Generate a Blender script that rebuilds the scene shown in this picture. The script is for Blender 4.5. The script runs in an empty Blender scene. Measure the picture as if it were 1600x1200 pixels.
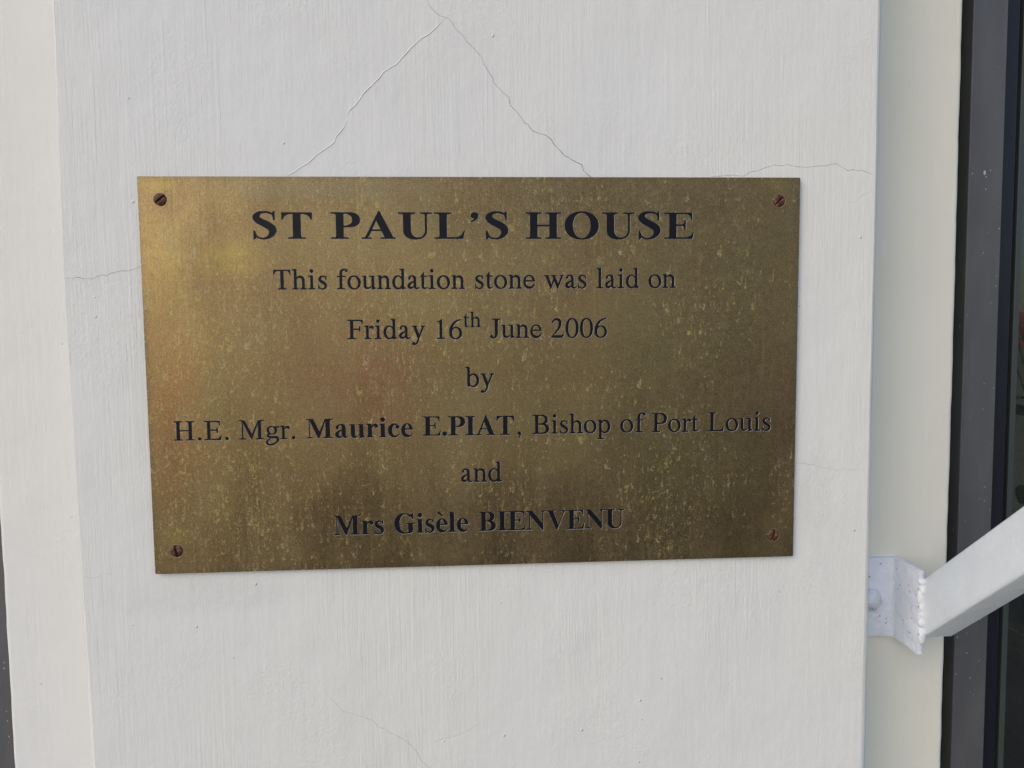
import bpy, bmesh, math, random
from mathutils import Vector, Matrix, Euler
from mathutils.geometry import delaunay_2d_cdt
random.seed(7)
S = bpy.context.scene
C = S.collection
rad = math.radians

# ------------------------------------------------------------------ camera
cd = bpy.data.cameras.new('camera')
cam = bpy.data.objects.new('camera', cd)
C.objects.link(cam)
cd.sensor_width = 36
cd.lens = 36 * 1155 / 1600
cd.clip_start = 0.02
cd.clip_end = 400
right = Vector((0.9983235, -0.0566167, -0.0120266))
down = Vector((-0.0159051, -0.0685599, -0.9975202))
fwd = Vector((0.0556518, 0.9960392, -0.0693455))
M = Matrix((right, -down, -fwd)).transposed().to_4x4()
M.translation = Vector((-0.005667, -0.480732, 0.026714))
cam.matrix_world = M
S.camera = cam

# ------------------------------------------------------------------ light
SUN_DIR = Vector((-0.62, -0.60, 0.54)).normalized()      # towards the sun
elev = math.asin(SUN_DIR.z)
azim = math.atan2(SUN_DIR.x, SUN_DIR.y)
W = bpy.data.worlds.new('World')
S.world = W
W.use_nodes = True
wn = W.node_tree
bg = wn.nodes['Background']
sky = wn.nodes.new('ShaderNodeTexSky')
sky.sky_type = 'NISHITA'
sky.sun_disc = False
sky.sun_elevation = elev
sky.sun_rotation = azim % (2 * math.pi)
sky.air_density = 1.0
sky.dust_density = 1.5
sky.ozone_density = 1.0
wn.links.new(sky.outputs[0], bg.inputs[0])
bg.inputs[1].default_value = 0.15
sl = bpy.data.lights.new('sun', 'SUN')
sl.energy = 0.6
sl.angle = rad(60)
sl.color = (1.0, 0.94, 0.89)
sun = bpy.data.objects.new('sun', sl)
C.objects.link(sun)
sun.rotation_euler = SUN_DIR.to_track_quat('Z', 'Y').to_euler()
S.view_settings.view_transform = 'Standard'
S.view_settings.look = 'None'
S.view_settings.gamma = 1
S.view_settings.use_curve_mapping = False
S.view_settings.exposure = 0.22

# ------------------------------------------------------------------ lettering and crack outlines
# glyph outlines in half units of 1/1000 em, loops separated by semicolons
GLYPHS = {
    "B'": '168,848 157,880 249,944 288,984 313,1024 280,1029 240,1046 208,1072 189,1096 176,1120 165,1160 165,1200 176,1240 208,1288 237,1312 264,1325 320,1336 360,1331 384,1322 416,1303 440,1279 456,1256 472,1216 475,1160 446,1056 409,992 360,940 224,868',
    'B.': '224,-26 168,-4 127,32 99,88 94,128 96,152 116,208 136,234 160,255 208,278 272,282 328,263 373,224 401,168 406,128 404,104 384,48 344,4 288,-23 256,-28',
    'BA': '24,0 20,8 21,56 128,67 136,71 176,120 180,152 184,157 200,161 688,1370 696,1380 744,1380 752,1370 1270,120 1280,113 1285,80 1296,67 1379,56 1380,8 1376,0 784,0 780,8 784,58 920,67 931,80 936,104 824,384 816,392 408,392 299,120 262,88 264,79 288,67 416,56 416,8 408,0;436,472 448,468 784,468 788,472 608,917',
    'BB': '40,0 32,8 32,56 192,70 216,88 233,128 236,168 236,1160 227,1216 208,1245 184,1256 40,1266 32,1272 32,1320 40,1324 776,1322 896,1301 984,1265 1024,1237 1056,1208 1082,1176 1104,1136 1119,1096 1129,1040 1129,920 1119,872 1104,832 1082,792 1056,760 1024,731 952,688 1064,644 1112,616 1151,584 1179,552 1208,505 1224,464 1234,416 1238,352 1234,288 1224,240 1209,200 1179,152 1151,120 1112,88 1064,60 968,24 896,10 736,0;536,72 544,68 656,68 768,99 800,115 848,153 873,184 890,216 910,296 910,408 902,456 888,496 856,546 824,576 768,609 656,640 536,640;536,720 544,716 592,716 640,724 704,744 736,761 778,800 799,832 819,888 826,928 828,992 821,1080 810,1120 784,1168 755,1200 705,1232 672,1245 592,1260 544,1260 536,1256',
    'BE': '40,0 32,8 32,56 192,70 216,88 233,128 236,168 236,1160 227,1216 208,1245 184,1256 40,1266 32,1272 32,1320 40,1324 1192,1323 1200,960 1160,960 1150,1032 1136,1088 1115,1136 1081,1184 1048,1212 1008,1233 952,1248 888,1256 536,1256 536,736 544,732 792,733 823,760 844,800 860,856 872,937 920,940 924,936 924,456 920,452 872,455 861,528 843,592 820,632 792,655 536,656 536,72 864,70 944,78 1008,91 1061,112 1104,139 1152,183 1186,232 1212,288 1232,354 1280,352 1208,0',
    'BG': '656,-32 560,-15 480,12 392,55 328,99 260,160 207,224 157,304 122,384 95,472 79,568 74,672 79,776 95,872 122,960 157,1040 208,1121 264,1188 328,1245 405,1296 480,1332 560,1359 656,1376 760,1382 864,1376 952,1359 1032,1333 1152,1272 1200,1320 1248,1307 1254,1312 1296,1381 1344,1382 1352,1376 1352,1368 1352,944 1344,940 1296,943 1270,1040 1251,1088 1232,1120 1104,1120 1056,1184 1018,1224 976,1257 920,1288 864,1305 816,1310 760,1304 712,1289 664,1264 612,1224 568,1178 528,1122 495,1064 464,992 442,920 424,840 414,760 410,672 413,592 425,504 440,432 465,352 493,288 528,224 568,168 614,120 664,82 712,57 768,41 816,36 864,41 920,58 968,83 1016,120 1016,544 1008,600 992,625 968,637 840,646 836,656 836,696 840,704 1512,704 1518,696 1518,656 1512,646 1352,635 1333,624 1318,600 1310,552 1310,352 1368,350 1375,344 1310,224 1309,80 1200,24 1128,0 1048,-17 1008,-23 1001,-16 1000,0 952,-15 856,-33 760,-38',
    'BH': '48,0 42,8 44,56 176,67 192,72 216,96 228,136 230,1160 221,1216 200,1246 176,1257 48,1266 42,1272 43,1320 48,1324 704,1323 704,1268 584,1257 568,1251 547,1232 534,1200 530,1160 530,712 536,704 1024,704 1030,712 1030,1160 1024,1208 1008,1239 984,1254 856,1268 856,1323 1512,1324 1517,1320 1518,1272 1512,1266 1384,1257 1360,1246 1339,1216 1330,1160 1332,136 1344,96 1368,72 1384,67 1516,56 1518,8 1512,0 856,0 856,58 991,72 1010,88 1025,120 1030,168 1030,616 1024,624 536,624 530,616 530,168 535,120 550,88 569,72 704,58 704,0',
    'BI': '48,0 40,8 40,56 192,70 216,88 233,128 236,168 236,1160 227,1216 208,1245 184,1256 48,1266 40,1272 40,1320 48,1324 736,1324 740,1320 740,1272 736,1266 600,1257 568,1241 548,1200 544,1152 544,168 547,128 560,93 584,72 736,58 740,48 740,8 736,0',
    'BL': '40,0 40,58 192,70 216,88 233,128 236,168 236,1152 230,1208 219,1232 208,1245 184,1256 40,1268 38,1320 48,1324 728,1324 734,1312 734,1272 728,1266 576,1252 552,1231 537,1184 536,72 816,70 904,78 968,92 1032,116 1088,152 1142,208 1174,256 1201,320 1224,402 1272,400 1200,0',
    'BM': '40,0 32,8 32,56 176,72 200,93 213,128 216,168 216,1192 224,1200 240,1200 232,1200 231,1208 128,1266 32,1267 28,1272 28,1320 32,1324 504,1324 512,1320 912,454 920,447 1290,1280 1292,1296 1282,1320 1288,1324 1832,1324 1840,1320 1840,1272 1832,1266 1688,1257 1664,1248 1641,1216 1632,1160 1632,168 1635,128 1648,93 1672,72 1832,56 1832,8 1824,0 1152,0 1148,8 1152,58 1288,70 1312,88 1329,128 1332,168 1332,1112 1328,1129 912,5 904,0 816,0 808,4 288,1162 280,1168 280,1176 280,168 283,128 296,93 320,72 464,56 464,8 456,0',
    'BN': '1144,-36 1136,-19 288,1026 284,1016 287,128 304,88 328,70 472,56 472,8 464,0 40,0 36,8 40,58 176,72 200,93 213,128 216,168 216,1112 224,1120 240,1120 241,1128 216,1203 126,1264 40,1266 32,1272 32,1320 40,1324 448,1324 1136,472 1140,480 1140,1152 1136,1200 1123,1232 1096,1254 960,1265 952,1272 952,1320 960,1324 1400,1324 1404,1320 1404,1272 1400,1266 1256,1254 1229,1232 1216,1200 1212,1152 1212,-32 1208,-36',
    'BO': '680,-33 576,-14 488,15 408,53 336,101 272,156 208,229 159,304 121,384 93,472 75,576 70,672 76,776 93,872 121,960 159,1040 208,1115 264,1180 336,1243 408,1291 488,1329 584,1360 680,1377 776,1382 880,1376 976,1359 1064,1331 1144,1293 1224,1240 1288,1184 1350,1112 1397,1040 1432,965 1463,872 1480,776 1486,672 1480,568 1463,472 1434,384 1397,304 1344,224 1288,160 1224,104 1144,51 1064,13 976,-15 880,-32 776,-38;742,32 776,28 832,35 872,49 920,75 972,120 1008,161 1045,216 1080,285 1106,352 1127,424 1144,512 1156,672 1144,832 1127,920 1106,992 1080,1059 1045,1128 1008,1183 972,1224 920,1269 872,1295 832,1309 776,1316 728,1310 686,1296 632,1266 592,1232 552,1188 511,1128 475,1056 429,920 412,832 400,672 412,512 429,424 475,288 511,216 552,156 592,112 632,78 680,50',
    'BP': '40,0 32,8 32,56 192,70 216,88 233,128 236,168 236,1160 227,1216 208,1245 184,1256 40,1266 32,1272 32,1320 40,1324 824,1321 888,1313 952,1297 1040,1257 1086,1224 1144,1160 1168,1117 1187,1064 1197,1008 1197,896 1187,840 1168,787 1149,752 1119,712 1080,675 1040,647 952,607 893,592 824,583 544,580 536,576 536,168 544,110 560,83 584,69 728,58 732,48 732,8 728,0;536,656 544,652 672,652 680,656 680,664 688,672 767,704 802,728 846,776 869,816 882,856 889,896 890,1008 882,1056 867,1096 848,1130 800,1182 760,1208 680,1240 680,1256 536,1256',
    'BS': '104,-38 96,-32 96,392 112,405 136,405 151,392 219,184 256,131 299,96 344,71 400,51 456,40 512,42 552,55 600,85 645,128 676,168 701,216 720,280 727,336 722,376 709,416 688,454 665,480 280,747 209,808 155,872 103,960 80,1042 77,1088 82,1128 93,1168 108,1200 152,1256 216,1308 304,1357 376,1380 488,1389 608,1386 672,1380 712,1371 768,1350 856,1296 891,1376 896,1380 944,1380 948,1376 948,1152 956,1120 948,1096 948,944 944,936 896,936 891,944 873,1120 848,1203 832,1220 808,1236 720,1272 640,1295 584,1302 504,1293 440,1276 405,1256 380,1224 357,1176 348,1128 367,1080 408,1035 461,1000 640,898 797,792 875,728 935,656 967,600 986,552 1002,496 1009,440 1007,376 998,328 982,280 957,232 891,144 816,75 736,24 640,-15 576,-32 520,-38 464,-38 408,-29 359,-16 296,10 248,38 208,71 200,70 151,-32 144,-38',
    'BT': '320,0 316,8 320,58 472,72 498,96 510,136 512,1248 504,1252 392,1251 296,1218 248,1191 208,1159 168,1112 145,1072 130,1032 117,976 112,972 72,972 62,976 62,1320 72,1324 1264,1324 1272,1320 1272,976 1264,972 1224,972 1218,976 1204,1032 1189,1072 1166,1112 1128,1157 1084,1192 1040,1218 944,1251 824,1252 820,1248 820,168 823,128 840,88 864,70 1016,56 1016,8 1008,0',
    'BU': '624,-32 568,-23 512,-7 456,18 408,47 360,87 324,128 292,176 269,224 250,288 240,344 236,408 236,1152 232,1200 219,1232 192,1254 40,1266 32,1272 32,1320 40,1324 720,1324 724,1320 724,1272 720,1266 576,1252 553,1232 540,1200 536,1152 538,408 546,344 570,256 592,208 640,140 680,105 736,76 784,63 832,60 880,65 944,86 984,111 1019,144 1064,208 1086,256 1110,344 1118,408 1120,1152 1116,1200 1103,1232 1080,1252 928,1266 924,1272 924,1320 928,1324 1400,1323 1400,1268 1247,1256 1216,1236 1200,1200 1196,1152 1196,408 1192,344 1181,280 1163,224 1140,176 1108,128 1064,80 1024,47 976,18 920,-7 860,-24 792,-35 712,-38',
    'BV': '720,-34 200,1204 168,1216 163,1248 152,1258 40,1265 32,1272 32,1320 40,1324 624,1324 632,1320 632,1272 624,1265 528,1258 519,1256 519,1248 840,302 1186,1176 1185,1184 1136,1256 1056,1266 1052,1272 1052,1320 1056,1324 1400,1324 1404,1320 1404,1272 1400,1266 1320,1253 1288,1216 1280,1168 1256,1166 1248,1160 778,-32 768,-36',
    'Ba': '312,-25 288,-12 232,0 192,19 160,44 120,88 95,128 78,176 73,224 80,269 100,320 130,368 173,416 224,455 304,492 522,560 524,696 529,704 521,776 496,830 464,861 424,864 384,848 357,824 333,776 320,736 318,672 306,640 272,607 248,597 224,594 200,597 174,608 154,624 138,648 128,688 130,744 137,776 158,816 199,856 256,891 336,925 424,945 536,954 592,953 640,942 696,910 735,864 757,816 786,704 796,696 796,184 788,176 789,136 816,109 840,99 888,111 952,150 968,145 974,128 863,16 816,-10 744,-13 680,3 648,19 624,39 584,92 502,32 448,1 344,-26;407,96 408,91 416,89 448,99 547,152 549,160 541,176 524,184 524,464 520,473 440,419 376,366 336,321 318,280 310,232 317,208 335,176 390,128',
    'Bc': '424,-24 360,-11 312,7 264,33 208,76 172,112 136,160 108,208 84,264 64,328 54,392 50,456 54,528 65,592 81,648 105,704 137,760 174,808 216,849 257,880 304,907 368,931 416,941 480,946 576,939 640,919 739,848 761,808 791,784 812,752 823,712 818,664 792,617 752,588 704,576 672,579 648,588 624,602 602,624 588,648 578,680 582,736 597,768 617,792 616,800 568,838 504,855 488,849 457,824 408,765 383,720 363,672 339,576 330,472 332,416 348,320 365,264 408,176 432,142 472,103 504,108 600,101 632,106 680,130 752,181 780,208 800,240 840,256 852,248 856,232 818,160 782,112 742,72 672,17 634,0 536,-24 480,-28',
    'Be': '360,-33 248,36 203,72 160,119 105,208 79,272 62,336 50,456 54,528 64,592 79,648 102,704 136,765 167,808 205,848 256,887 296,910 344,929 400,942 448,946 512,941 560,930 608,911 656,883 701,848 739,808 776,756 824,656 848,576 853,512 848,504 320,504 320,299 408,200 456,186 544,131 640,120 688,126 744,167 816,256 824,260 840,256 848,240 800,144 771,104 728,64 672,27 608,-2 544,-18 408,-40;324,584 328,580 592,580 596,584 583,696 565,768 536,832 504,867 480,877 440,877 412,864 384,832 367,800 345,736 329,648',
    'Bi': '40,0 32,8 32,56 106,72 120,90 130,128 132,752 121,832 106,864 88,878 40,881 32,888 32,912 40,920 88,931 216,945 304,940 400,922 404,912 406,128 416,92 432,72 512,56 512,8 504,0;240,1071 192,1088 144,1130 117,1184 112,1224 114,1248 134,1304 176,1350 232,1376 288,1379 344,1360 392,1318 419,1264 424,1224 422,1200 402,1144 360,1098 304,1072 272,1068',
    'Bl': '40,0 32,8 32,56 96,67 112,78 125,104 131,144 132,1176 126,1240 110,1288 88,1308 32,1312 32,1344 40,1350 128,1368 216,1375 304,1370 400,1352 404,1344 405,144 411,104 432,72 512,56 512,8 504,0',
    'Br': '56,0 52,8 53,56 120,67 141,80 155,112 160,168 157,784 148,832 133,864 112,878 56,882 52,888 56,918 152,938 248,945 336,939 432,920 432,784 432,792 440,797 462,832 496,870 536,900 586,928 624,941 672,947 728,948 760,935 784,903 832,864 856,816 860,784 856,752 843,720 816,688 784,667 752,658 712,658 680,667 648,688 626,712 613,736 600,779 552,769 520,753 432,648 432,168 436,120 448,88 464,72 555,56 556,8 552,0',
    'Bs': '72,-28 68,-24 68,312 72,320 112,320 116,312 119,216 143,208 208,122 232,98 264,79 296,68 336,61 368,63 400,72 434,88 456,105 480,136 497,168 506,200 497,256 472,294 320,391 216,450 176,483 145,520 110,592 95,656 95,728 115,792 144,833 186,872 248,912 304,935 376,947 440,941 520,912 584,871 605,944 648,946 652,936 652,760 668,704 665,688 648,668 608,668 604,672 602,712 572,768 552,791 496,830 440,852 392,850 344,829 304,782 284,736 296,696 323,656 440,594 576,511 626,472 667,424 699,352 709,288 702,208 677,144 640,98 592,59 512,14 456,-8 384,-21 312,-18 240,4 184,42 120,-24 112,-28;141,88 147,88 145,96 120,144 116,104',
    'Bu': '344,-32 280,-20 232,5 192,44 160,104 140,192 132,208 131,840 128,851 120,856 31,864 29,920 403,920 404,248 410,168 418,128 432,105 480,95 526,104 576,134 656,197 707,248 708,256 707,840 704,851 696,856 600,864 600,920 976,922 980,912 981,176 995,136 1016,106 1040,87 1074,72 1074,32 1064,26 744,-28 712,-21 708,-16 708,168 704,179 589,64 520,13 480,-6 424,-25',
    'Bè': '360,-33 248,36 203,72 160,119 105,208 79,272 62,336 50,456 54,528 64,592 79,648 102,704 136,765 167,808 205,848 256,887 296,910 344,929 400,942 448,946 512,941 560,930 608,911 656,883 701,848 739,808 776,756 824,656 848,576 853,512 848,504 320,504 320,299 408,200 456,186 544,131 640,120 688,126 744,167 816,256 824,260 840,256 848,240 800,144 771,104 728,64 672,27 608,-2 544,-18 408,-40;324,584 328,580 592,580 596,584 583,696 565,768 536,832 504,867 480,877 440,877 412,864 384,832 367,800 345,736 329,648;504,1088 200,1280 183,1312 175,1344 175,1376 181,1400 224,1420 280,1424 322,1392 420,1280 564,1088 560,1080 520,1080',
    'R,': '136,-251 122,-232 180,-184 221,-136 248,-80 255,-32 255,-24 224,-23 192,-15 150,16 135,40 127,64 124,88 129,120 150,160 184,187 224,199 264,196 293,184 314,168 333,144 343,120 347,80 332,-32 309,-96 289,-136 240,-200 168,-249 152,-254',
    'R.': '224,-17 184,2 156,32 140,72 142,120 161,160 192,188 232,202 280,200 320,179 349,144 361,104 358,64 339,24 304,-6 264,-19',
    'R0': '448,-24 368,-7 312,20 260,56 208,108 169,160 133,224 103,296 81,368 62,464 51,560 48,664 51,768 64,872 80,952 104,1031 135,1104 172,1168 208,1216 264,1271 312,1304 362,1328 432,1347 504,1352 576,1345 632,1331 689,1304 744,1264 785,1224 828,1168 865,1104 898,1024 920,952 938,864 949,768 952,664 949,560 937,456 921,376 897,296 862,216 831,160 789,104 736,53 688,20 632,-7 568,-23 504,-28;465,48 504,44 536,48 576,62 616,91 643,120 670,160 715,264 736,336 760,480 766,568 766,752 760,840 748,928 717,1056 672,1160 646,1200 616,1233 576,1262 544,1274 504,1280 456,1274 416,1257 361,1208 328,1160 286,1064 265,992 250,912 234,760 234,568 240,480 251,400 282,272 306,208 330,160 357,120 387,88 416,67',
    'R1': '248,0 242,8 242,48 247,56 368,65 384,71 408,95 420,136 422,1120 400,1158 368,1174 320,1170 224,1122 222,1160 400,1252 421,1264 424,1280 448,1280 560,1352 592,1352 596,136 608,95 632,71 648,65 777,56 782,48 782,8 776,0',
    'R2': '64,0 60,8 60,56 91,64 84,88 92,112 232,296 336,423 432,566 480,648 511,712 546,808 569,896 578,968 572,1056 561,1096 546,1128 512,1158 448,1187 408,1198 368,1200 320,1189 280,1170 196,1104 176,1078 132,1000 112,988 96,995 90,1008 116,1128 146,1184 200,1250 256,1298 312,1328 376,1348 432,1352 504,1341 568,1322 632,1289 672,1257 704,1216 736,1153 756,1080 764,1008 760,936 746,872 725,808 687,720 645,640 608,584 545,504 432,375 287,224 240,168 240,160 744,161 792,182 832,214 865,256 896,312 904,318 940,304 949,296 840,0',
    'R6': '432,-24 376,-15 320,2 272,24 224,54 185,88 150,128 123,168 100,216 82,272 71,336 67,568 76,648 104,752 156,880 222,992 312,1104 408,1193 520,1262 664,1321 760,1342 888,1351 903,1336 903,1320 896,1310 760,1267 704,1243 576,1170 496,1108 443,1048 392,973 338,872 304,792 312,790 376,811 432,820 504,824 568,821 632,810 680,795 736,770 777,744 816,711 851,672 880,629 908,568 923,520 933,464 933,336 922,272 904,216 881,168 854,128 819,88 776,51 736,26 680,1 632,-14 568,-25 504,-28;439,48 496,40 544,43 608,64 640,84 688,132 711,168 730,208 752,288 758,344 758,448 743,536 726,584 691,648 645,696 608,720 544,741 496,744 432,734 392,718 360,697 320,656 293,616 274,576 256,512 258,432 245,392 246,336 252,288 274,208 312,138 341,104 392,66',
    'RB': '40,0 34,8 34,48 39,56 184,66 211,80 232,120 236,168 236,1160 228,1216 208,1247 184,1258 40,1268 35,1272 35,1320 40,1324 760,1321 816,1314 872,1300 952,1264 992,1236 1024,1206 1053,1168 1085,1096 1097,1040 1097,928 1088,880 1074,840 1048,793 992,732 924,688 984,666 1064,620 1104,584 1128,555 1158,504 1173,464 1183,416 1183,296 1170,240 1154,200 1131,160 1069,96 1024,65 928,25 864,10 760,0;436,80 440,76 672,76 720,85 800,105 840,123 902,168 928,200 957,264 965,304 968,360 965,416 957,456 928,520 902,552 840,597 800,615 720,635 672,644 440,644 436,640;436,720 440,716 632,716 680,723 728,735 784,759 816,781 844,808 874,856 888,896 894,936 894,1032 888,1072 874,1112 844,1160 816,1187 753,1224 680,1245 632,1252 440,1252 436,1248',
    'RE': '32,0 24,8 24,56 176,68 202,88 216,122 220,168 220,1160 212,1216 192,1247 168,1258 32,1268 24,1272 24,1320 32,1324 1056,1324 1064,1320 1072,1032 1064,1024 1032,1024 1027,1032 1010,1120 993,1160 970,1192 943,1216 904,1236 816,1252 424,1252 420,1248 420,720 424,716 800,716 824,736 844,768 856,800 872,872 912,872 920,864 920,496 912,488 872,488 846,592 826,624 800,644 424,644 420,640 420,80 424,76 776,76 912,95 968,116 1008,140 1040,168 1080,218 1104,264 1123,320 1128,324 1168,320 1170,312 1102,8 1096,0',
    'RF': '32,0 24,8 24,56 176,68 202,88 216,122 220,168 220,1160 212,1216 192,1247 168,1258 32,1268 24,1272 24,1320 32,1324 1056,1324 1064,1320 1072,1032 1064,1024 1032,1024 1027,1032 1010,1120 993,1160 970,1192 943,1216 904,1236 816,1252 424,1252 420,1248 420,720 424,716 784,719 808,741 828,776 840,816 848,872 896,872 900,864 900,496 896,488 848,488 841,544 826,592 808,622 784,642 424,644 420,640 420,168 424,120 438,88 464,68 616,56 620,8 616,0',
    'RH': '48,0 40,8 40,56 176,70 200,91 214,136 216,1160 210,1208 192,1243 160,1259 48,1267 40,1272 40,1320 48,1324 584,1324 592,1320 592,1272 584,1267 456,1254 432,1233 422,1208 416,1160 416,704 1024,704 1028,712 1028,1160 1022,1208 1008,1238 984,1256 856,1268 852,1272 852,1320 856,1324 1400,1324 1404,1320 1404,1272 1400,1268 1280,1258 1256,1247 1236,1216 1228,1160 1230,136 1241,96 1264,72 1280,66 1401,56 1404,8 1400,0 856,0 852,8 855,56 984,68 1010,88 1024,120 1028,168 1028,624 1024,632 416,632 416,168 420,120 434,88 456,70 592,56 592,8 584,0',
    'RJ': '192,-33 132,-16 112,1 85,8 59,24 31,64 25,112 39,152 70,184 112,199 152,196 189,176 214,144 224,104 214,48 232,45 280,55 320,75 342,104 358,144 367,192 356,288 356,1160 348,1216 328,1247 304,1258 176,1267 168,1272 168,1320 176,1324 736,1324 740,1320 740,1272 736,1268 600,1256 576,1238 560,1200 556,1160 556,288 528,151 508,112 477,72 432,32 384,0 336,-20 288,-32 240,-38',
    'RL': '32,0 24,8 24,56 176,68 202,88 216,122 220,168 220,1160 212,1216 192,1247 168,1258 32,1268 24,1272 24,1320 32,1324 600,1324 608,1320 608,1272 600,1267 472,1258 456,1252 431,1224 421,1184 420,80 424,76 736,76 880,95 936,113 992,143 1040,186 1072,227 1099,280 1120,344 1160,341 1167,336 1165,328 1096,0',
    'RM': '32,0 24,8 24,56 176,67 206,88 220,120 224,168 224,1192 232,1200 256,1200 240,1219 144,1266 32,1268 24,1272 24,1320 32,1324 400,1323 888,377 896,379 1315,1304 1316,1320 1320,1324 1720,1324 1724,1320 1724,1272 1720,1268 1568,1259 1542,1248 1520,1216 1512,1160 1512,168 1516,120 1530,88 1560,67 1720,56 1724,8 1720,0 1136,0 1132,8 1135,56 1272,68 1298,88 1312,122 1316,168 1316,1088 1312,1100 880,0 848,0 320,1120 296,1150 292,1136 295,128 310,88 336,68 473,56 476,8 472,0',
    'RP': '40,0 32,8 32,56 176,68 202,88 218,136 220,1160 212,1216 192,1247 168,1258 40,1267 32,1272 32,1320 40,1324 760,1321 816,1312 864,1298 945,1256 984,1224 1012,1192 1038,1152 1060,1104 1080,1016 1084,944 1073,832 1056,779 1014,704 984,670 944,637 864,596 816,582 760,573 696,570 421,568 420,160 429,104 448,77 472,66 616,56 620,8 616,0;420,648 424,644 656,644 664,662 744,695 784,723 832,776 853,816 872,888 876,952 866,1040 850,1088 832,1120 784,1173 744,1201 664,1234 656,1252 424,1252 420,1248',
    'RT': '328,0 320,8 320,56 472,70 496,91 510,136 512,1248 504,1252 304,1251 240,1235 200,1215 160,1182 128,1137 108,1096 80,984 40,984 34,992 52,1320 56,1324 1160,1324 1168,1320 1184,984 1144,984 1137,992 1128,1048 1114,1096 1095,1136 1064,1179 1024,1214 984,1235 920,1251 720,1252 712,1248 714,136 728,91 752,70 904,56 904,8 896,0',
    'Ra': '664,-10 608,7 566,32 532,72 512,123 448,70 384,30 336,12 272,6 216,16 168,41 121,88 92,136 76,192 80,264 100,320 135,368 184,408 248,445 368,499 491,544 492,664 478,768 448,808 400,841 368,846 336,841 312,831 287,808 258,760 262,712 259,680 248,661 234,648 208,639 184,640 160,653 145,672 138,696 139,752 154,808 170,832 200,861 272,906 320,921 368,926 424,924 496,911 536,898 576,876 605,848 624,816 635,784 648,712 656,696 659,120 688,91 728,76 784,88 864,136 880,132 888,120 884,104 835,56 776,12 720,-9;308,144 360,140 408,149 448,168 492,200 492,448 488,458 424,420 360,370 290,304 256,259 244,224 249,192 272,158',
    'Rb': '504,-16 456,-5 408,14 360,42 312,84 308,24 304,20 216,22 144,64 144,1200 135,1248 120,1281 104,1295 88,1301 16,1305 8,1312 8,1336 16,1344 96,1363 176,1374 240,1375 304,1365 308,1360 308,824 312,816 368,863 408,886 456,905 504,916 560,920 616,915 664,904 712,884 746,864 796,824 860,744 886,696 908,640 933,520 933,384 924,320 909,264 888,208 863,160 829,112 792,72 752,39 712,16 664,-4 616,-15 560,-20;473,64 520,56 584,68 622,88 666,128 696,168 731,240 746,288 762,384 764,440 756,536 734,624 714,672 673,736 640,770 584,804 528,815 488,813 456,803 400,767 348,704 308,616 310,248 348,168 376,130 424,87',
    'Rd': '384,-16 328,-3 288,12 232,46 200,72 162,112 128,160 103,208 81,264 67,320 57,384 57,520 66,576 82,640 104,695 131,744 160,785 195,824 246,864 288,888 330,904 384,916 440,920 488,916 536,906 592,885 632,862 680,822 682,1192 673,1248 659,1280 640,1296 624,1302 552,1306 546,1312 546,1336 552,1343 592,1354 712,1374 776,1375 840,1366 846,1360 846,200 859,152 875,128 904,105 925,96 977,88 982,80 982,48 976,42 712,-24 682,-16 680,76 632,38 592,15 544,-4 488,-16 440,-20;418,96 464,88 496,91 528,100 566,120 611,160 640,199 662,240 682,296 682,640 675,664 640,737 592,796 536,833 504,844 472,848 432,844 400,834 347,800 316,768 276,704 259,664 244,616 228,520 226,464 234,368 246,312 272,240 299,192 344,138 376,114',
    'Re': '392,-16 336,-4 288,15 243,40 200,73 168,106 128,159 101,208 81,256 63,320 53,384 50,448 54,520 77,632 103,696 130,744 159,784 200,827 248,863 288,885 336,904 392,916 448,920 504,916 560,904 608,886 648,864 696,828 739,784 768,744 795,696 818,640 836,576 845,488 840,484 200,484 196,480 208,320 228,280 280,215 320,185 352,168 408,148 512,132 584,144 656,181 720,238 784,320 832,320 833,312 797,208 768,156 736,112 696,72 656,41 608,14 560,-4 512,-15 448,-20;216,560 664,560 669,568 646,672 618,736 592,774 545,816 513,832 480,841 440,844 400,841 367,832 335,816 288,774 262,736 231,664 212,576',
    'Rf': '48,0 40,8 40,56 152,65 168,71 188,88 202,120 206,168 206,816 200,828 48,828 42,840 43,896 48,900 200,900 205,904 206,1088 219,1160 238,1208 267,1256 300,1296 338,1328 376,1349 416,1361 512,1372 632,1356 656,1342 688,1343 712,1336 736,1320 750,1304 763,1264 762,1240 754,1216 726,1184 688,1169 664,1169 640,1176 616,1192 600,1212 584,1269 528,1284 496,1283 448,1267 412,1240 390,1192 373,1112 371,904 376,900 616,900 620,896 620,832 616,828 376,828 370,816 370,168 374,120 388,88 416,68 560,56 564,8 560,0',
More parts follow.
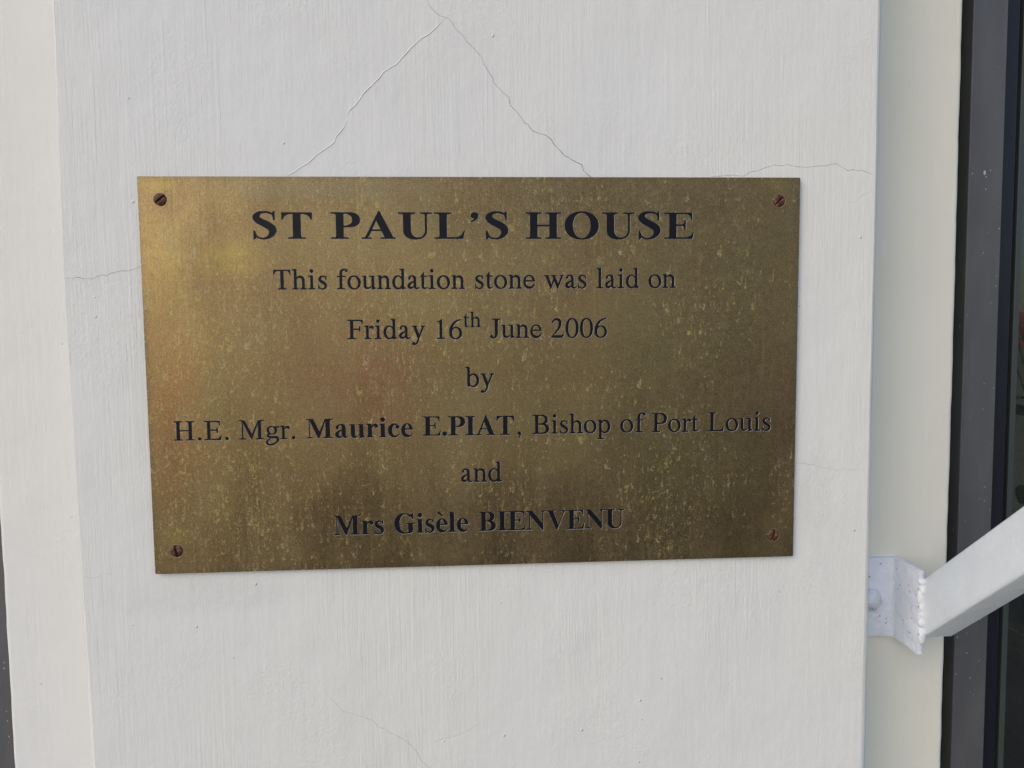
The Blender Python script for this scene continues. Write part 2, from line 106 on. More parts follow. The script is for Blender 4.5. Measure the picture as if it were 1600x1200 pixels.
    'Rg': '304,-440 208,-420 144,-386 112,-359 79,-320 57,-280 49,-248 52,-192 67,-160 90,-128 160,-58 334,80 256,102 200,131 144,183 123,224 119,264 136,308 163,336 228,384 184,424 159,456 137,496 123,536 115,576 115,656 137,736 159,776 184,808 240,857 288,884 368,911 456,920 512,918 600,899 664,870 688,880 776,884 944,882 960,877 973,864 980,840 970,816 952,804 760,797 753,792 784,742 801,696 809,656 809,576 800,531 783,488 747,432 712,396 673,368 608,336 512,314 408,315 360,323 304,341 230,264 272,234 328,218 728,209 792,200 840,181 872,158 892,136 912,104 926,64 935,16 936,-32 930,-72 915,-112 872,-176 800,-252 728,-310 648,-359 552,-404 472,-430 392,-442;348,-328 424,-326 512,-304 616,-258 696,-202 763,-128 795,-72 794,-48 781,0 764,40 720,53 584,67 416,73 343,-8 212,-128 184,-168 172,-200 172,-216 186,-248 229,-296 280,-317;408,384 440,378 488,378 520,386 560,405 584,425 616,464 633,496 650,552 656,616 654,656 642,712 621,760 598,792 564,824 520,846 488,854 440,854 408,848 384,838 344,811 303,760 282,712 274,680 269,584 276,544 291,496 308,464 341,424 368,403',
    'Rh': '24,0 18,8 18,48 22,56 104,66 117,72 136,95 146,136 148,1192 140,1248 120,1287 96,1301 24,1306 20,1312 20,1336 28,1344 64,1354 176,1373 240,1375 304,1366 312,1360 312,784 368,838 424,878 480,904 520,913 584,914 656,901 712,877 764,832 792,792 817,744 839,688 849,648 844,576 844,168 848,120 859,88 880,69 970,56 974,48 974,8 968,0 552,0 552,56 632,65 648,71 665,88 676,120 680,168 680,600 685,632 651,704 619,744 552,775 480,786 440,780 408,767 312,688 312,168 316,120 327,88 344,71 360,65 440,56 440,0',
    'Ri': '40,0 32,8 32,56 136,65 160,74 183,104 192,168 192,744 188,784 175,824 155,848 128,860 40,864 40,896 48,902 96,913 216,931 288,931 352,920 356,912 356,168 360,120 374,88 392,72 408,66 504,56 504,0;248,1127 208,1145 173,1184 159,1224 163,1272 183,1312 216,1340 256,1354 304,1352 344,1332 375,1296 389,1256 385,1208 365,1168 336,1142 288,1125',
    'Rl': '40,0 40,56 144,66 171,80 192,120 196,168 194,1216 180,1264 160,1289 128,1302 48,1306 40,1312 40,1336 48,1344 96,1355 224,1374 288,1375 352,1366 360,1360 362,136 376,91 400,70 512,56 514,8 512,0',
    'Rn': '40,0 32,8 32,56 120,68 141,88 152,120 156,168 156,744 149,800 128,845 104,859 32,864 32,896 40,902 112,920 192,931 256,930 312,920 320,912 320,792 368,838 424,878 464,899 512,912 576,915 640,905 688,889 736,860 776,817 805,768 839,688 849,648 844,576 844,168 852,104 864,81 880,68 968,56 968,8 960,0 560,0 556,8 559,56 648,70 665,88 676,120 680,168 680,600 685,632 651,704 619,744 552,775 480,786 440,780 408,767 357,728 321,696 320,688 320,168 324,120 335,88 352,70 441,56 444,8 440,0',
    'Ro': '440,-16 376,-4 320,15 272,40 224,73 184,110 144,159 114,208 93,256 72,320 62,384 58,448 62,520 72,576 88,632 116,696 146,744 179,784 224,827 279,864 320,885 376,904 440,916 496,920 560,916 624,904 672,887 728,859 777,824 816,788 852,744 882,696 907,640 926,576 936,520 940,456 936,384 926,320 909,264 884,208 849,152 816,112 776,75 720,37 672,13 624,-4 560,-16 496,-20;491,56 544,55 608,73 648,99 696,150 722,192 752,272 764,328 770,424 759,528 746,584 712,672 684,720 632,782 592,812 528,841 464,846 424,839 384,822 333,784 300,744 262,672 247,624 232,536 230,472 240,376 253,320 272,264 313,184 343,144 400,92 440,70',
    'Rp': '16,-434 10,-424 10,-384 16,-378 104,-368 120,-362 142,-336 153,-296 154,744 146,800 137,824 120,848 96,859 15,864 10,872 10,896 16,901 64,913 184,931 248,931 312,920 318,912 320,824 360,857 408,886 456,905 504,916 560,920 616,916 664,905 712,886 752,862 792,831 836,784 890,696 912,640 927,584 937,512 937,384 928,320 913,264 888,201 833,112 795,72 760,43 712,14 664,-5 616,-16 560,-20 504,-16 456,-5 408,14 368,38 320,76 318,-272 327,-328 344,-355 368,-368 488,-378 494,-384 492,-432;492,80 528,76 560,79 592,89 641,120 674,152 697,184 732,256 747,304 762,400 762,496 755,552 732,640 697,712 672,746 620,792 584,810 528,820 464,808 432,791 403,768 357,712 336,673 318,624 319,264 339,216 384,148 434,104',
    'Rr': '16,0 10,8 10,48 14,56 104,65 120,71 139,88 152,120 156,168 156,744 148,800 128,841 96,859 15,864 10,872 10,896 16,901 64,913 184,931 248,931 312,920 320,912 320,776 320,784 379,856 416,885 456,907 488,918 520,921 584,912 604,904 656,862 679,824 684,800 682,776 673,752 654,728 616,707 592,704 568,707 544,718 523,736 496,784 464,779 427,768 402,752 320,664 320,168 324,120 338,88 360,70 488,56 488,0',
    'Rs': '344,-18 296,-5 240,23 197,56 152,104 152,-8 144,-16 112,-16 106,-8 106,232 102,280 106,304 112,310 144,310 152,304 152,256 166,200 183,168 216,128 276,80 312,64 352,53 384,52 424,62 456,78 488,102 512,136 528,176 536,216 533,240 514,280 486,312 350,392 272,446 209,496 172,536 144,584 129,632 124,696 132,744 155,792 198,840 248,878 312,910 352,920 392,923 472,912 536,882 600,829 604,840 604,904 608,909 640,910 648,904 648,712 654,688 648,672 648,648 608,644 604,648 604,688 563,768 512,812 456,838 400,839 352,821 306,776 279,728 277,704 282,680 307,640 440,548 560,475 616,425 664,352 680,312 689,264 685,208 665,152 624,88 576,40 528,10 472,-11 400,-22',
    'Rt': '280,0 224,20 184,53 160,98 146,176 140,184 140,824 136,828 32,828 27,832 26,856 48,872 48,896 56,900 96,900 136,933 144,1000 192,1000 227,1056 273,1152 280,1158 296,1158 304,1152 304,904 312,900 504,900 510,888 509,832 504,828 312,828 304,824 304,224 312,136 320,120 344,99 368,90 392,87 416,91 440,102 528,164 536,166 549,160 554,144 477,56 424,17 392,5 352,-3',
    'Ru': '696,-18 676,-8 676,168 672,177 601,112 528,57 480,31 408,9 344,5 288,17 232,45 187,88 162,136 147,216 140,224 138,824 136,832 128,836 24,844 18,856 19,896 24,900 296,900 304,896 304,272 314,184 327,160 360,136 400,121 440,117 494,128 560,161 608,196 676,256 674,824 672,832 664,836 520,844 516,848 516,896 520,900 832,900 840,896 840,200 849,160 864,132 896,104 954,88 958,80 958,48 952,42 712,-18',
    'Rw': '464,-26 157,784 152,792 144,792 137,824 128,836 48,844 44,848 44,896 48,900 392,900 400,896 400,848 392,843 328,838 319,832 520,310 528,309 613,496 666,680 611,832 544,844 540,848 540,896 544,900 888,900 892,896 892,848 888,844 800,837 791,832 1000,302 1200,800 1218,816 1208,832 1200,835 1112,843 1104,848 1104,896 1112,900 1384,900 1388,896 1388,848 1384,844 1336,839 1329,832 976,-26 944,-28 936,-18 728,522 506,-24 496,-28',
    'Ry': '112,-425 75,-400 52,-360 50,-312 68,-272 88,-252 112,-239 160,-233 192,-242 216,-259 233,-280 248,-315 296,-291 336,-249 376,-176 407,-104 446,16 160,785 148,800 144,827 136,836 32,844 28,848 28,896 32,900 400,900 404,896 404,848 400,844 336,838 324,832 544,329 552,330 744,800 762,832 664,844 660,848 660,896 664,900 944,900 948,896 948,848 944,844 864,832 849,792 848,776 840,772 548,40 546,8 488,-160 424,-296 376,-355 328,-388 288,-407 248,-419 192,-422 160,-431',
}
# glyph, x mm, z mm, em mm, stretch, tilt
LETTERS = [
    ('BS', -141.8, 87.5, 24.57, 1.263, -0.005), ('BT', -123.74, 87.41, 24.57, 1.263, -0.005), ('BP', -92.67, 87.25, 24.82, 1.252, -0.0053), ('BA', -73.3, 87.15, 24.82, 1.252, -0.0053),
    ('BU', -50.48, 87.03, 24.82, 1.252, -0.0053), ('BL', -27.67, 86.91, 24.82, 1.252, -0.0053), ("B'", -6.56, 86.8, 24.82, 1.252, -0.0053), ('BS', 4.16, 86.74, 24.82, 1.252, -0.0053),
    ('BH', 30.35, 86.6, 25.17, 1.237, -0.005), ('BO', 55.1, 86.48, 25.17, 1.237, -0.005), ('BU', 79.84, 86.36, 25.17, 1.237, -0.005), ('BS', 102.85, 86.24, 25.17, 1.237, -0.005),
    ('BE', 120.69, 86.15, 25.17, 1.237, -0.005), ('RT', -129.33, 55.68, 18.51, 1, -0.0039), ('Rh', -117.51, 55.64, 18.51, 1, -0.0039), ('Ri', -107.74, 55.6, 18.51, 1, -0.0039),
    ('Rs', -102.07, 55.58, 18.51, 1, -0.0039), ('Rf', -89.61, 55.5, 18.64, 1, -0.0057), ('Ro', -83.3, 55.46, 18.64, 1, -0.0057), ('Ru', -73.88, 55.41, 18.64, 1, -0.0057),
    ('Rn', -64.46, 55.36, 18.64, 1, -0.0057), ('Rd', -55.04, 55.3, 18.64, 1, -0.0057), ('Ra', -45.62, 55.25, 18.64, 1, -0.0057), ('Rt', -37.25, 55.2, 18.64, 1, -0.0057),
    ('Ri', -31.97, 55.17, 18.64, 1, -0.0057), ('Ro', -26.69, 55.14, 18.64, 1, -0.0057), ('Rn', -17.27, 55.09, 18.64, 1, -0.0057), ('Rs', -2.81, 55.07, 18.71, 1, -0.0044),
    ('Rt', 4.57, 55.03, 18.71, 1, -0.0044), ('Ro', 9.88, 55.01, 18.71, 1, -0.0044), ('Rn', 19.33, 54.97, 18.71, 1, -0.0044), ('Re', 28.79, 54.93, 18.71, 1, -0.0044),
    ('Rw', 42.32, 54.84, 18.79, 1, -0.0026), ('Ra', 55.6, 54.8, 18.79, 1, -0.0026), ('Rs', 63.65, 54.78, 18.79, 1, -0.0026), ('Rl', 76.26, 54.71, 18.78, 1, -0.0027),
    ('Ra', 81.61, 54.7, 18.78, 1, -0.0027), ('Ri', 90.09, 54.67, 18.78, 1, -0.0027), ('Rd', 95.45, 54.66, 18.78, 1, -0.0027), ('Ro', 110.26, 54.58, 18.85, 1, 0.0006),
    ('Rn', 119.64, 54.59, 18.85, 1, 0.0006), ('RF', -83.89, 23.76, 18.47, 1, -0.0075), ('Rr', -73.27, 23.68, 18.47, 1, -0.0075), ('Ri', -66.78, 23.63, 18.47, 1, -0.0075),
    ('Rd', -61.3, 23.59, 18.47, 1, -0.0075), ('Ra', -51.72, 23.52, 18.47, 1, -0.0075), ('Ry', -43.18, 23.45, 18.47, 1, -0.0075), ('R1', -29, 23.23, 18.55, 1, -0.0074),
    ('R6', -19.49, 23.16, 18.55, 1, -0.0074), ('Rt', -9.96, 30.48, 14.52, 1.026, -0.0043), ('Rh', -5.63, 30.46, 14.52, 1.026, -0.0043), ('RJ', 7.09, 23.45, 18.56, 1, -0.0099),
    ('Ru', 14.33, 23.38, 18.56, 1, -0.0099), ('Rn', 23.63, 23.29, 18.56, 1, -0.0099), ('Re', 32.93, 23.19, 18.56, 1, -0.0099), ('R2', 46.49, 23.08, 18.65, 1, -0.0066),
    ('R0', 55.88, 23.02, 18.65, 1, -0.0066), ('R0', 65.26, 22.96, 18.65, 1, -0.0066), ('R6', 74.64, 22.9, 18.65, 1, -0.0066), ('Rb', -9.14, -7.94, 18.84, 1, -0.007),
    ('Ry', 0.37, -8.01, 18.84, 1, -0.007), ('RH', -194.76, -39.23, 18.47, 1, -0.0068), ('R.', -180.89, -39.32, 18.47, 1, -0.0068), ('RE', -175.74, -39.36, 18.47, 1, -0.0068),
    ('R.', -163.92, -39.44, 18.47, 1, -0.0068), ('RM', -154.15, -39.43, 18.56, 1, -0.0084), ('Rg', -137.59, -39.57, 18.56, 1, -0.0084), ('Rr', -128.25, -39.65, 18.56, 1, -0.0084),
    ('R.', -122.01, -39.7, 18.56, 1, -0.0084), ('BM', -111.78, -39.45, 18.68, 1, -0.0053), ('Ba', -93.95, -39.55, 18.68, 1, -0.0053), ('Bu', -84.41, -39.6, 18.68, 1, -0.0053),
    ('Br', -73.83, -39.65, 18.68, 1, -0.0053), ('Bi', -65.34, -39.7, 18.68, 1, -0.0053), ('Bc', -59.95, -39.73, 18.68, 1, -0.0053), ('Be', -51.46, -39.77, 18.68, 1, -0.0053),
    ('BE', -37.56, -39.26, 18.83, 1, -0.0099), ('B.', -25.41, -39.38, 18.83, 1, -0.0099), ('BP', -21.11, -39.43, 18.83, 1, -0.0099), ('BI', -10.02, -39.54, 18.83, 1, -0.0099),
    ('BA', -3.1, -39.61, 18.83, 1, -0.0099), ('BT', 10.08, -39.74, 18.83, 1, -0.0099), ('R,', 23.23, -39.62, 18.82, 1, -0.0198), ('RB', 33.75, -39.5, 18.8, 1, -0.0048),
    ('Ri', 46.07, -39.56, 18.8, 1, -0.0048), ('Rs', 51.08, -39.58, 18.8, 1, -0.0048), ('Rh', 58.18, -39.62, 18.8, 1, -0.0048), ('Ro', 67.37, -39.66, 18.8, 1, -0.0048),
    ('Rp', 76.55, -39.71, 18.8, 1, -0.0048), ('Ro', 91.46, -39.7, 18.89, 1.027, -0.0095), ('Rf', 101.45, -39.8, 18.89, 1.027, -0.0095), ('RP', 112.72, -39.86, 18.87, 1, -0.0087),
    ('Ro', 123.32, -39.95, 18.87, 1, -0.0087), ('Rr', 132.86, -40.04, 18.87, 1, -0.0087), ('Rt', 139.26, -40.09, 18.87, 1, -0.0087), ('RL', 150.32, -40.08, 18.96, 1, -0.0074),
    ('Ro', 161.96, -40.17, 18.96, 1, -0.0074), ('Ru', 171.5, -40.24, 18.96, 1, -0.0074), ('Ri', 181.04, -40.31, 18.96, 1, -0.0074), ('Rs', 186.37, -40.35, 18.96, 1, -0.0074),
    ('Ra', -13.62, -70.21, 19.1, 1, -0.0075), ('Rn', -5.2, -70.27, 19.1, 1, -0.0075), ('Rd', 4.3, -70.34, 19.1, 1, -0.0075), ('BM', -96.26, -103.11, 19.1, 1, -0.0039),
    ('Br', -78.56, -103.18, 19.1, 1, -0.0039), ('Bs', -70.42, -103.21, 19.1, 1, -0.0039), ('BG', -57.48, -103.17, 19.12, 1, 0.0027), ('Bi', -42.72, -103.13, 19.12, 1, 0.0027),
    ('Bs', -37.52, -103.12, 19.12, 1, 0.0027), ('Bè', -30.2, -103.1, 19.12, 1, 0.0027), ('Bl', -21.83, -103.08, 19.12, 1, 0.0027), ('Be', -16.63, -103.06, 19.12, 1, 0.0027),
    ('BB', -2.45, -102.96, 19.12, 1, -0.0049), ('BI', 9.82, -103.02, 19.12, 1, -0.0049), ('BE', 16.78, -103.05, 19.12, 1, -0.0049), ('BN', 29.05, -103.11, 19.12, 1, -0.0049),
    ('BV', 42.37, -103.18, 19.12, 1, -0.0049), ('BE', 55.69, -103.24, 19.12, 1, -0.0049), ('BN', 67.96, -103.3, 19.12, 1, -0.0049), ('BU', 81.28, -103.37, 19.12, 1, -0.0049),
]

CRACKS = {
    'lip': [(-19.54, 223.26), (-24.45, 217.75), (-28.52, 214.19), (-33.58, 211.41), (-38.67, 206.87), (-43.79, 201.54), (-48.9, 196.02), (-57.0, 191.07), (-60.09, 187.12), (-64.18, 183.18), (-69.28, 178.63), (-72.38, 174.29), (-75.06, 170.74), (-79.55, 166.79), (-81.45, 162.84)],
    'lip2': [(-79.7, 161.47), (-82.82, 156.53), (-87.54, 151.58), (-89.05, 147.62), (-92.11, 145.05), (-99.21, 140.68), (-105.36, 134.74), (-110.4, 132.36), (-114.48, 129.19), (-119.53, 126.42), (-120.96, 125.23)],
    'dark': [(-29.64, 238.29), (-29.1, 235.2), (-28.16, 232.3), (-26.21, 229.8), (-21.89, 225.96), (-19.3, 225.21), (-15.32, 223.7), (-11.41, 217.49), (-6.85, 213.63), (-4.9, 210.12), (-0.13, 205.85), (4.44, 200.78), (5.79, 196.46), (11.34, 187.62), (11.71, 185.05), (17.73, 178.75), (19.34, 177.77), (21.35, 175.79), (22.31, 170.83), (27.36, 165.87), (29.77, 162.49), (31.38, 159.9), (33.42, 159.31), (35.44, 155.92), (39.52, 153.73), (44.64, 152.54), (48.12, 149.94), (50.15, 146.53), (56.29, 140.1), (61.02, 137.28), (67.84, 133.85), (69.06, 129.81), (74.23, 125.55), (76.09, 123.93)],
    'right': [(150.34, 125.52), (153.3, 126.34), (159.65, 126.75), (166.86, 127.36), (174.09, 126.58), (179.59, 129.61), (183.42, 130.02), (188.34, 132.08), (194.34, 133.88), (198.74, 133.31), (202.58, 133.97), (209.88, 132.74), (216.32, 132.29), (226.18, 133.53), (229.2, 133.16), (231.76, 134.07), (236.06, 134.57), (240.64, 132.1), (243.92, 130.03), (247.14, 130.86), (250.4, 130.03), (253.25, 130.61), (259.37, 128.13), (262.59, 127.72)],
    'right_faint': [(261.88, 120.5), (259.63, 116.6), (253.99, 114.28), (249.95, 110.13), (248.24, 109.3), (243.02, 109.86)],
    'left': [(-258.25, 64.13), (-253.64, 63.98), (-248.8, 64.49), (-247.1, 63.57), (-241.46, 63.52), (-237.87, 65.08), (-235.14, 65.94), (-232.79, 65.4), (-229.83, 67.01), (-224.07, 68.25), (-219.69, 68.29), (-215.65, 69.3), (-212.72, 70.83), (-209.07, 70.93)],
    'bottom': [(-103.24, -212.48), (-98.58, -216.79), (-94.06, -223.18), (-89.33, -224.21), (-83.86, -226.29), (-79.92, -227.34), (-76.8, -229.24), (-74.45, -229.78), (-70.97, -234.66), (-66.35, -236.59), (-63.53, -239.1), (-58.82, -241.26), (-54.21, -244.4), (-49.02, -248.76), (-45.49, -253.51), (-42.43, -260.35), (-37.71, -264.33), (-33.78, -269.44)],
    'bottom_side': [(-34.21, -247.33), (-29.29, -245.05), (-22.15, -243.85), (-15.68, -241.46), (-10.71, -239.85), (-7.44, -236.83), (-4.21, -236.79)],
    'mid': [(208.42, -62.36), (214.16, -63.18), (216.8, -63.15), (221.24, -64.56), (225.22, -64.64), (227.72, -66.05), (233.22, -66.83), (238.75, -68.66), (241.24, -69.06), (243.7, -67.76), (249.22, -68.28), (254.11, -68.0), (260.24, -69.19)],
    'low': [(-256.94, -126.54), (-250.2, -127.59), (-241.66, -124.91), (-236.91, -126.32)],
}

# ------------------------------------------------------------------ node helpers
class NT:
    def __init__(s, name):
        s.m = bpy.data.materials.new(name)
        s.m.use_nodes = True
        s.t = s.m.node_tree
        s.b = s.t.nodes['Principled BSDF']
        s.obj = s.n('ShaderNodeTexCoord').outputs['Object']
    def n(s, typ, **kw):
        x = s.t.nodes.new(typ)
        for k, v in kw.items():
            setattr(x, k, v)
        return x
    def put(s, sock, v):
        if isinstance(v, bpy.types.NodeSocket):
            s.t.links.new(v, sock)
        elif isinstance(v, tuple) and len(v) == 3 and sock.type == 'RGBA':
            sock.default_value = (*v, 1)
        else:
            sock.default_value = v
    def mp(s, scale=(1, 1, 1), loc=(0, 0, 0), rot=(0, 0, 0), src=None):
        x = s.n('ShaderNodeMapping')
        s.put(x.inputs['Vector'], src or s.obj)
        x.inputs['Scale'].default_value = scale
        x.inputs['Location'].default_value = loc
        x.inputs['Rotation'].default_value = rot
        return x.outputs[0]
    def noise(s, scale, detail=3, rough=.5, dist=0, vec=None):
        x = s.n('ShaderNodeTexNoise')
        s.put(x.inputs['Vector'], vec or s.obj)
        x.inputs['Scale'].default_value = scale
        x.inputs['Detail'].default_value = detail
        x.inputs['Roughness'].default_value = rough
        x.inputs['Distortion'].default_value = dist
        return x.outputs['Fac']
    def ma(s, op, a, b=0.0, c=0.0, clamp=False):
        x = s.n('ShaderNodeMath', operation=op, use_clamp=clamp)
        s.put(x.inputs[0], a); s.put(x.inputs[1], b); s.put(x.inputs[2], c)
        return x.outputs[0]
    def ramp(s, v, lo, hi, a=0.0, b=1.0, smooth=True):
        x = s.n('ShaderNodeMapRange', interpolation_type='SMOOTHSTEP' if smooth else 'LINEAR')
        s.put(x.inputs[0], v)
        for i, q in enumerate((lo, hi, a, b)):
            s.put(x.inputs[i + 1], q)
        return x.outputs[0]
    def mix(s, f, a, b, mode='MIX'):
        x = s.n('ShaderNodeMix', data_type='RGBA', blend_type=mode)
        s.put(x.inputs[0], f); s.put(x.inputs[6], a); s.put(x.inputs[7], b)
        return x.outputs[2]
    def bump(s, h, dist, strength=1.0, nrm=None):
        x = s.n('ShaderNodeBump')
        s.put(x.inputs['Height'], h)
        x.inputs['Distance'].default_value = dist
        x.inputs['Strength'].default_value = strength
        if nrm:
            s.put(x.inputs['Normal'], nrm)
        return x.outputs[0]
    def out(s, **kw):
        for k, v in kw.items():
            s.put(s.b.inputs[k.replace('_', ' ')], v)
        return s.m
    def sep(s, v):
        x = s.n('ShaderNodeSeparateXYZ')
        s.put(x.inputs[0], v)
        return x.outputs
    def blob(s, x0, z0, rx, rz, soft=.5, wob=.35, wscale=30):
        """soft-edged irregular patch centred at x0, z0 (metres)"""
        X, Y, Z = s.sep(s.obj)
        a = s.ma('POWER', s.ma('ABSOLUTE', s.ma('DIVIDE', s.ma('SUBTRACT', X, x0), rx)), 2)
        b = s.ma('POWER', s.ma('ABSOLUTE', s.ma('DIVIDE', s.ma('SUBTRACT', Z, z0), rz)), 2)
        d = s.ma('SQRT', s.ma('ADD', a, b))
        w = s.ma('MULTIPLY', s.ma('SUBTRACT', s.noise(wscale, 6, .68, .5), .5), wob * 6)
        fine = s.ramp(s.noise(240, 5, .72), .34, .60, .30, 1.0)
        return s.ma('MULTIPLY', s.ramp(s.ma('ADD', d, w), 1.0 + soft, 1.0 - soft), fine)


def plaster(name, base, warm, bscale=1.0):
    t = NT(name)
    X, Y, Z = t.sep(t.obj)
    # brushed paint: fine vertical ridges, present in patches, over a lumpy render
    warp = t.noise(9, 2)
    sv = t.mp((1, 1, .035))
    ridg = t.noise(620, 3, .62, .15, vec=sv)
    ridg2 = t.noise(260, 3, .55, .2, vec=t.mp((1, 1, .06), loc=(3, 1, 2)))
    patch = t.ramp(t.noise(11, 2, vec=t.mp((1, 1, .45))), .42, .62)
    lump = t.noise(430, 4, .62)
    lump2 = t.noise(120, 3, .55)
    patch2 = t.ramp(t.noise(14, 2, vec=t.mp((1, 1, .8), loc=(7, 7, 7))), .46, .66)
    h = t.ma('MULTIPLY', ridg, t.ramp(patch, 0, 1, .25, 1))
    # a few single, deep brush lines
    line = t.ramp(t.noise(190, 1, .4, vec=t.mp((1, 1, .018), loc=(1.3, 0, 4))), .64, .72)
    line = t.ma('MULTIPLY', line, t.ramp(t.noise(16, 1, vec=t.mp((1, 1, .5), loc=(2, 2, 2))), .5, .62))
    h = t.ma('ADD', h, t.ma('MULTIPLY', ridg2, .6))
    h = t.ma('ADD', h, t.ma('MULTIPLY', line, .28))
    h = t.ma('ADD', h, t.ma('MULTIPLY', lump, t.ramp(patch2, 0, 1, .28, 1.1)))
    h = t.ma('ADD', h, t.ma('MULTIPLY', lump2, .9))
    # grains of grit under the paint
    v = t.n('ShaderNodeTexVoronoi', feature='F1')
    t.put(v.inputs['Vector'], t.obj); v.inputs['Scale'].default_value = 75
    r = t.sep(v.outputs['Color'])[0]
    grit = t.ma('MULTIPLY', t.ramp(v.outputs['Distance'], .085, .02), t.ma('GREATER_THAN', r, .86))
    h = t.ma('ADD', h, t.ma('MULTIPLY', grit, 1.5))
    nrm = t.bump(h, .00034 * bscale)
    big = t.noise(60, 2, vec=t.mp((1, 1, .25)))
    nrm = t.bump(t.ma('ADD', t.noise(16, 2), t.ma('MULTIPLY', big, .25)), .0016, 1, nrm)
    # colour: slight yellowing in vertical drifts, pin holes, faint grime
    c = t.mix(t.ramp(t.noise(5.5, 3, .5, vec=t.mp((1, 1, .4))), .35, .70), base, warm)
    c = t.mix(t.ramp(t.noise(7, 4, .6, vec=t.mp((1.4, 1, .5), loc=(4, 4, 1))), .50, .74, 0, .30), c, (base[0] * .90, base[1] * .90, base[2] * .93))
    v2 = t.n('ShaderNodeTexVoronoi', feature='F1')
    t.put(v2.inputs['Vector'], t.mp((1, 1, .8), loc=(5, 3, 1))); v2.inputs['Scale'].default_value = 46
    r2 = t.sep(v2.outputs['Color'])[1]
    hole = t.ma('MULTIPLY', t.ramp(v2.outputs['Distance'], .026, .012), t.ma('GREATER_THAN', r2, .972))
    c = t.mix(t.ma('MULTIPLY', hole, .75), c, (.16, .15, .13))
    stain = t.ma('MAXIMUM', t.blob(-.18, -.142, .055, .010, .6, .5, 22), t.blob(.226, -.088, .010, .035, .7, .5, 40))
    c = t.mix(t.ma('MULTIPLY', stain, .16), c, (.46, .44, .40))
    return t.out(Base_Color=c, Roughness=t.ramp(t.noise(40, 3), .3, .7, .62, .82), Specular_IOR_Level=.15, Normal=nrm)


M_PILLAR = plaster('pillar_paint', (.762, .751, .728), (.768, .752, .700))
M_WALL_BOUNCE = plaster('wall_paint_bounce', (.80, .77, .67), (.81, .77, .65), .45)  # cream wall paint with light bounced from the surroundings tinted in
M_WALL_LEFT = plaster('left_wall_paint', (.742, .733, .708), (.750, .735, .69), .8)  # same wall paint without the bounce tint, closer to the pillar

def flat(name, col, rough=.5, metal=0.0, noise=.0, bumpd=0.0, bs=200, ns=60):
    t = NT(name)
    c = col
    if noise:
        c = t.mix(t.ramp(t.noise(ns, 4), .3, .7), tuple(q * (1 - noise) for q in col), tuple(min(1, q * (1 + noise)) for q in col))
    kw = dict(Base_Color=c, Roughness=rough, Metallic=metal)
    if bumpd:
        kw['Normal'] = t.bump(t.noise(bs, 3), bumpd)
    return t.out(**kw)

M_CRACK = flat('crack_inside', (.30, .28, .25), .9)


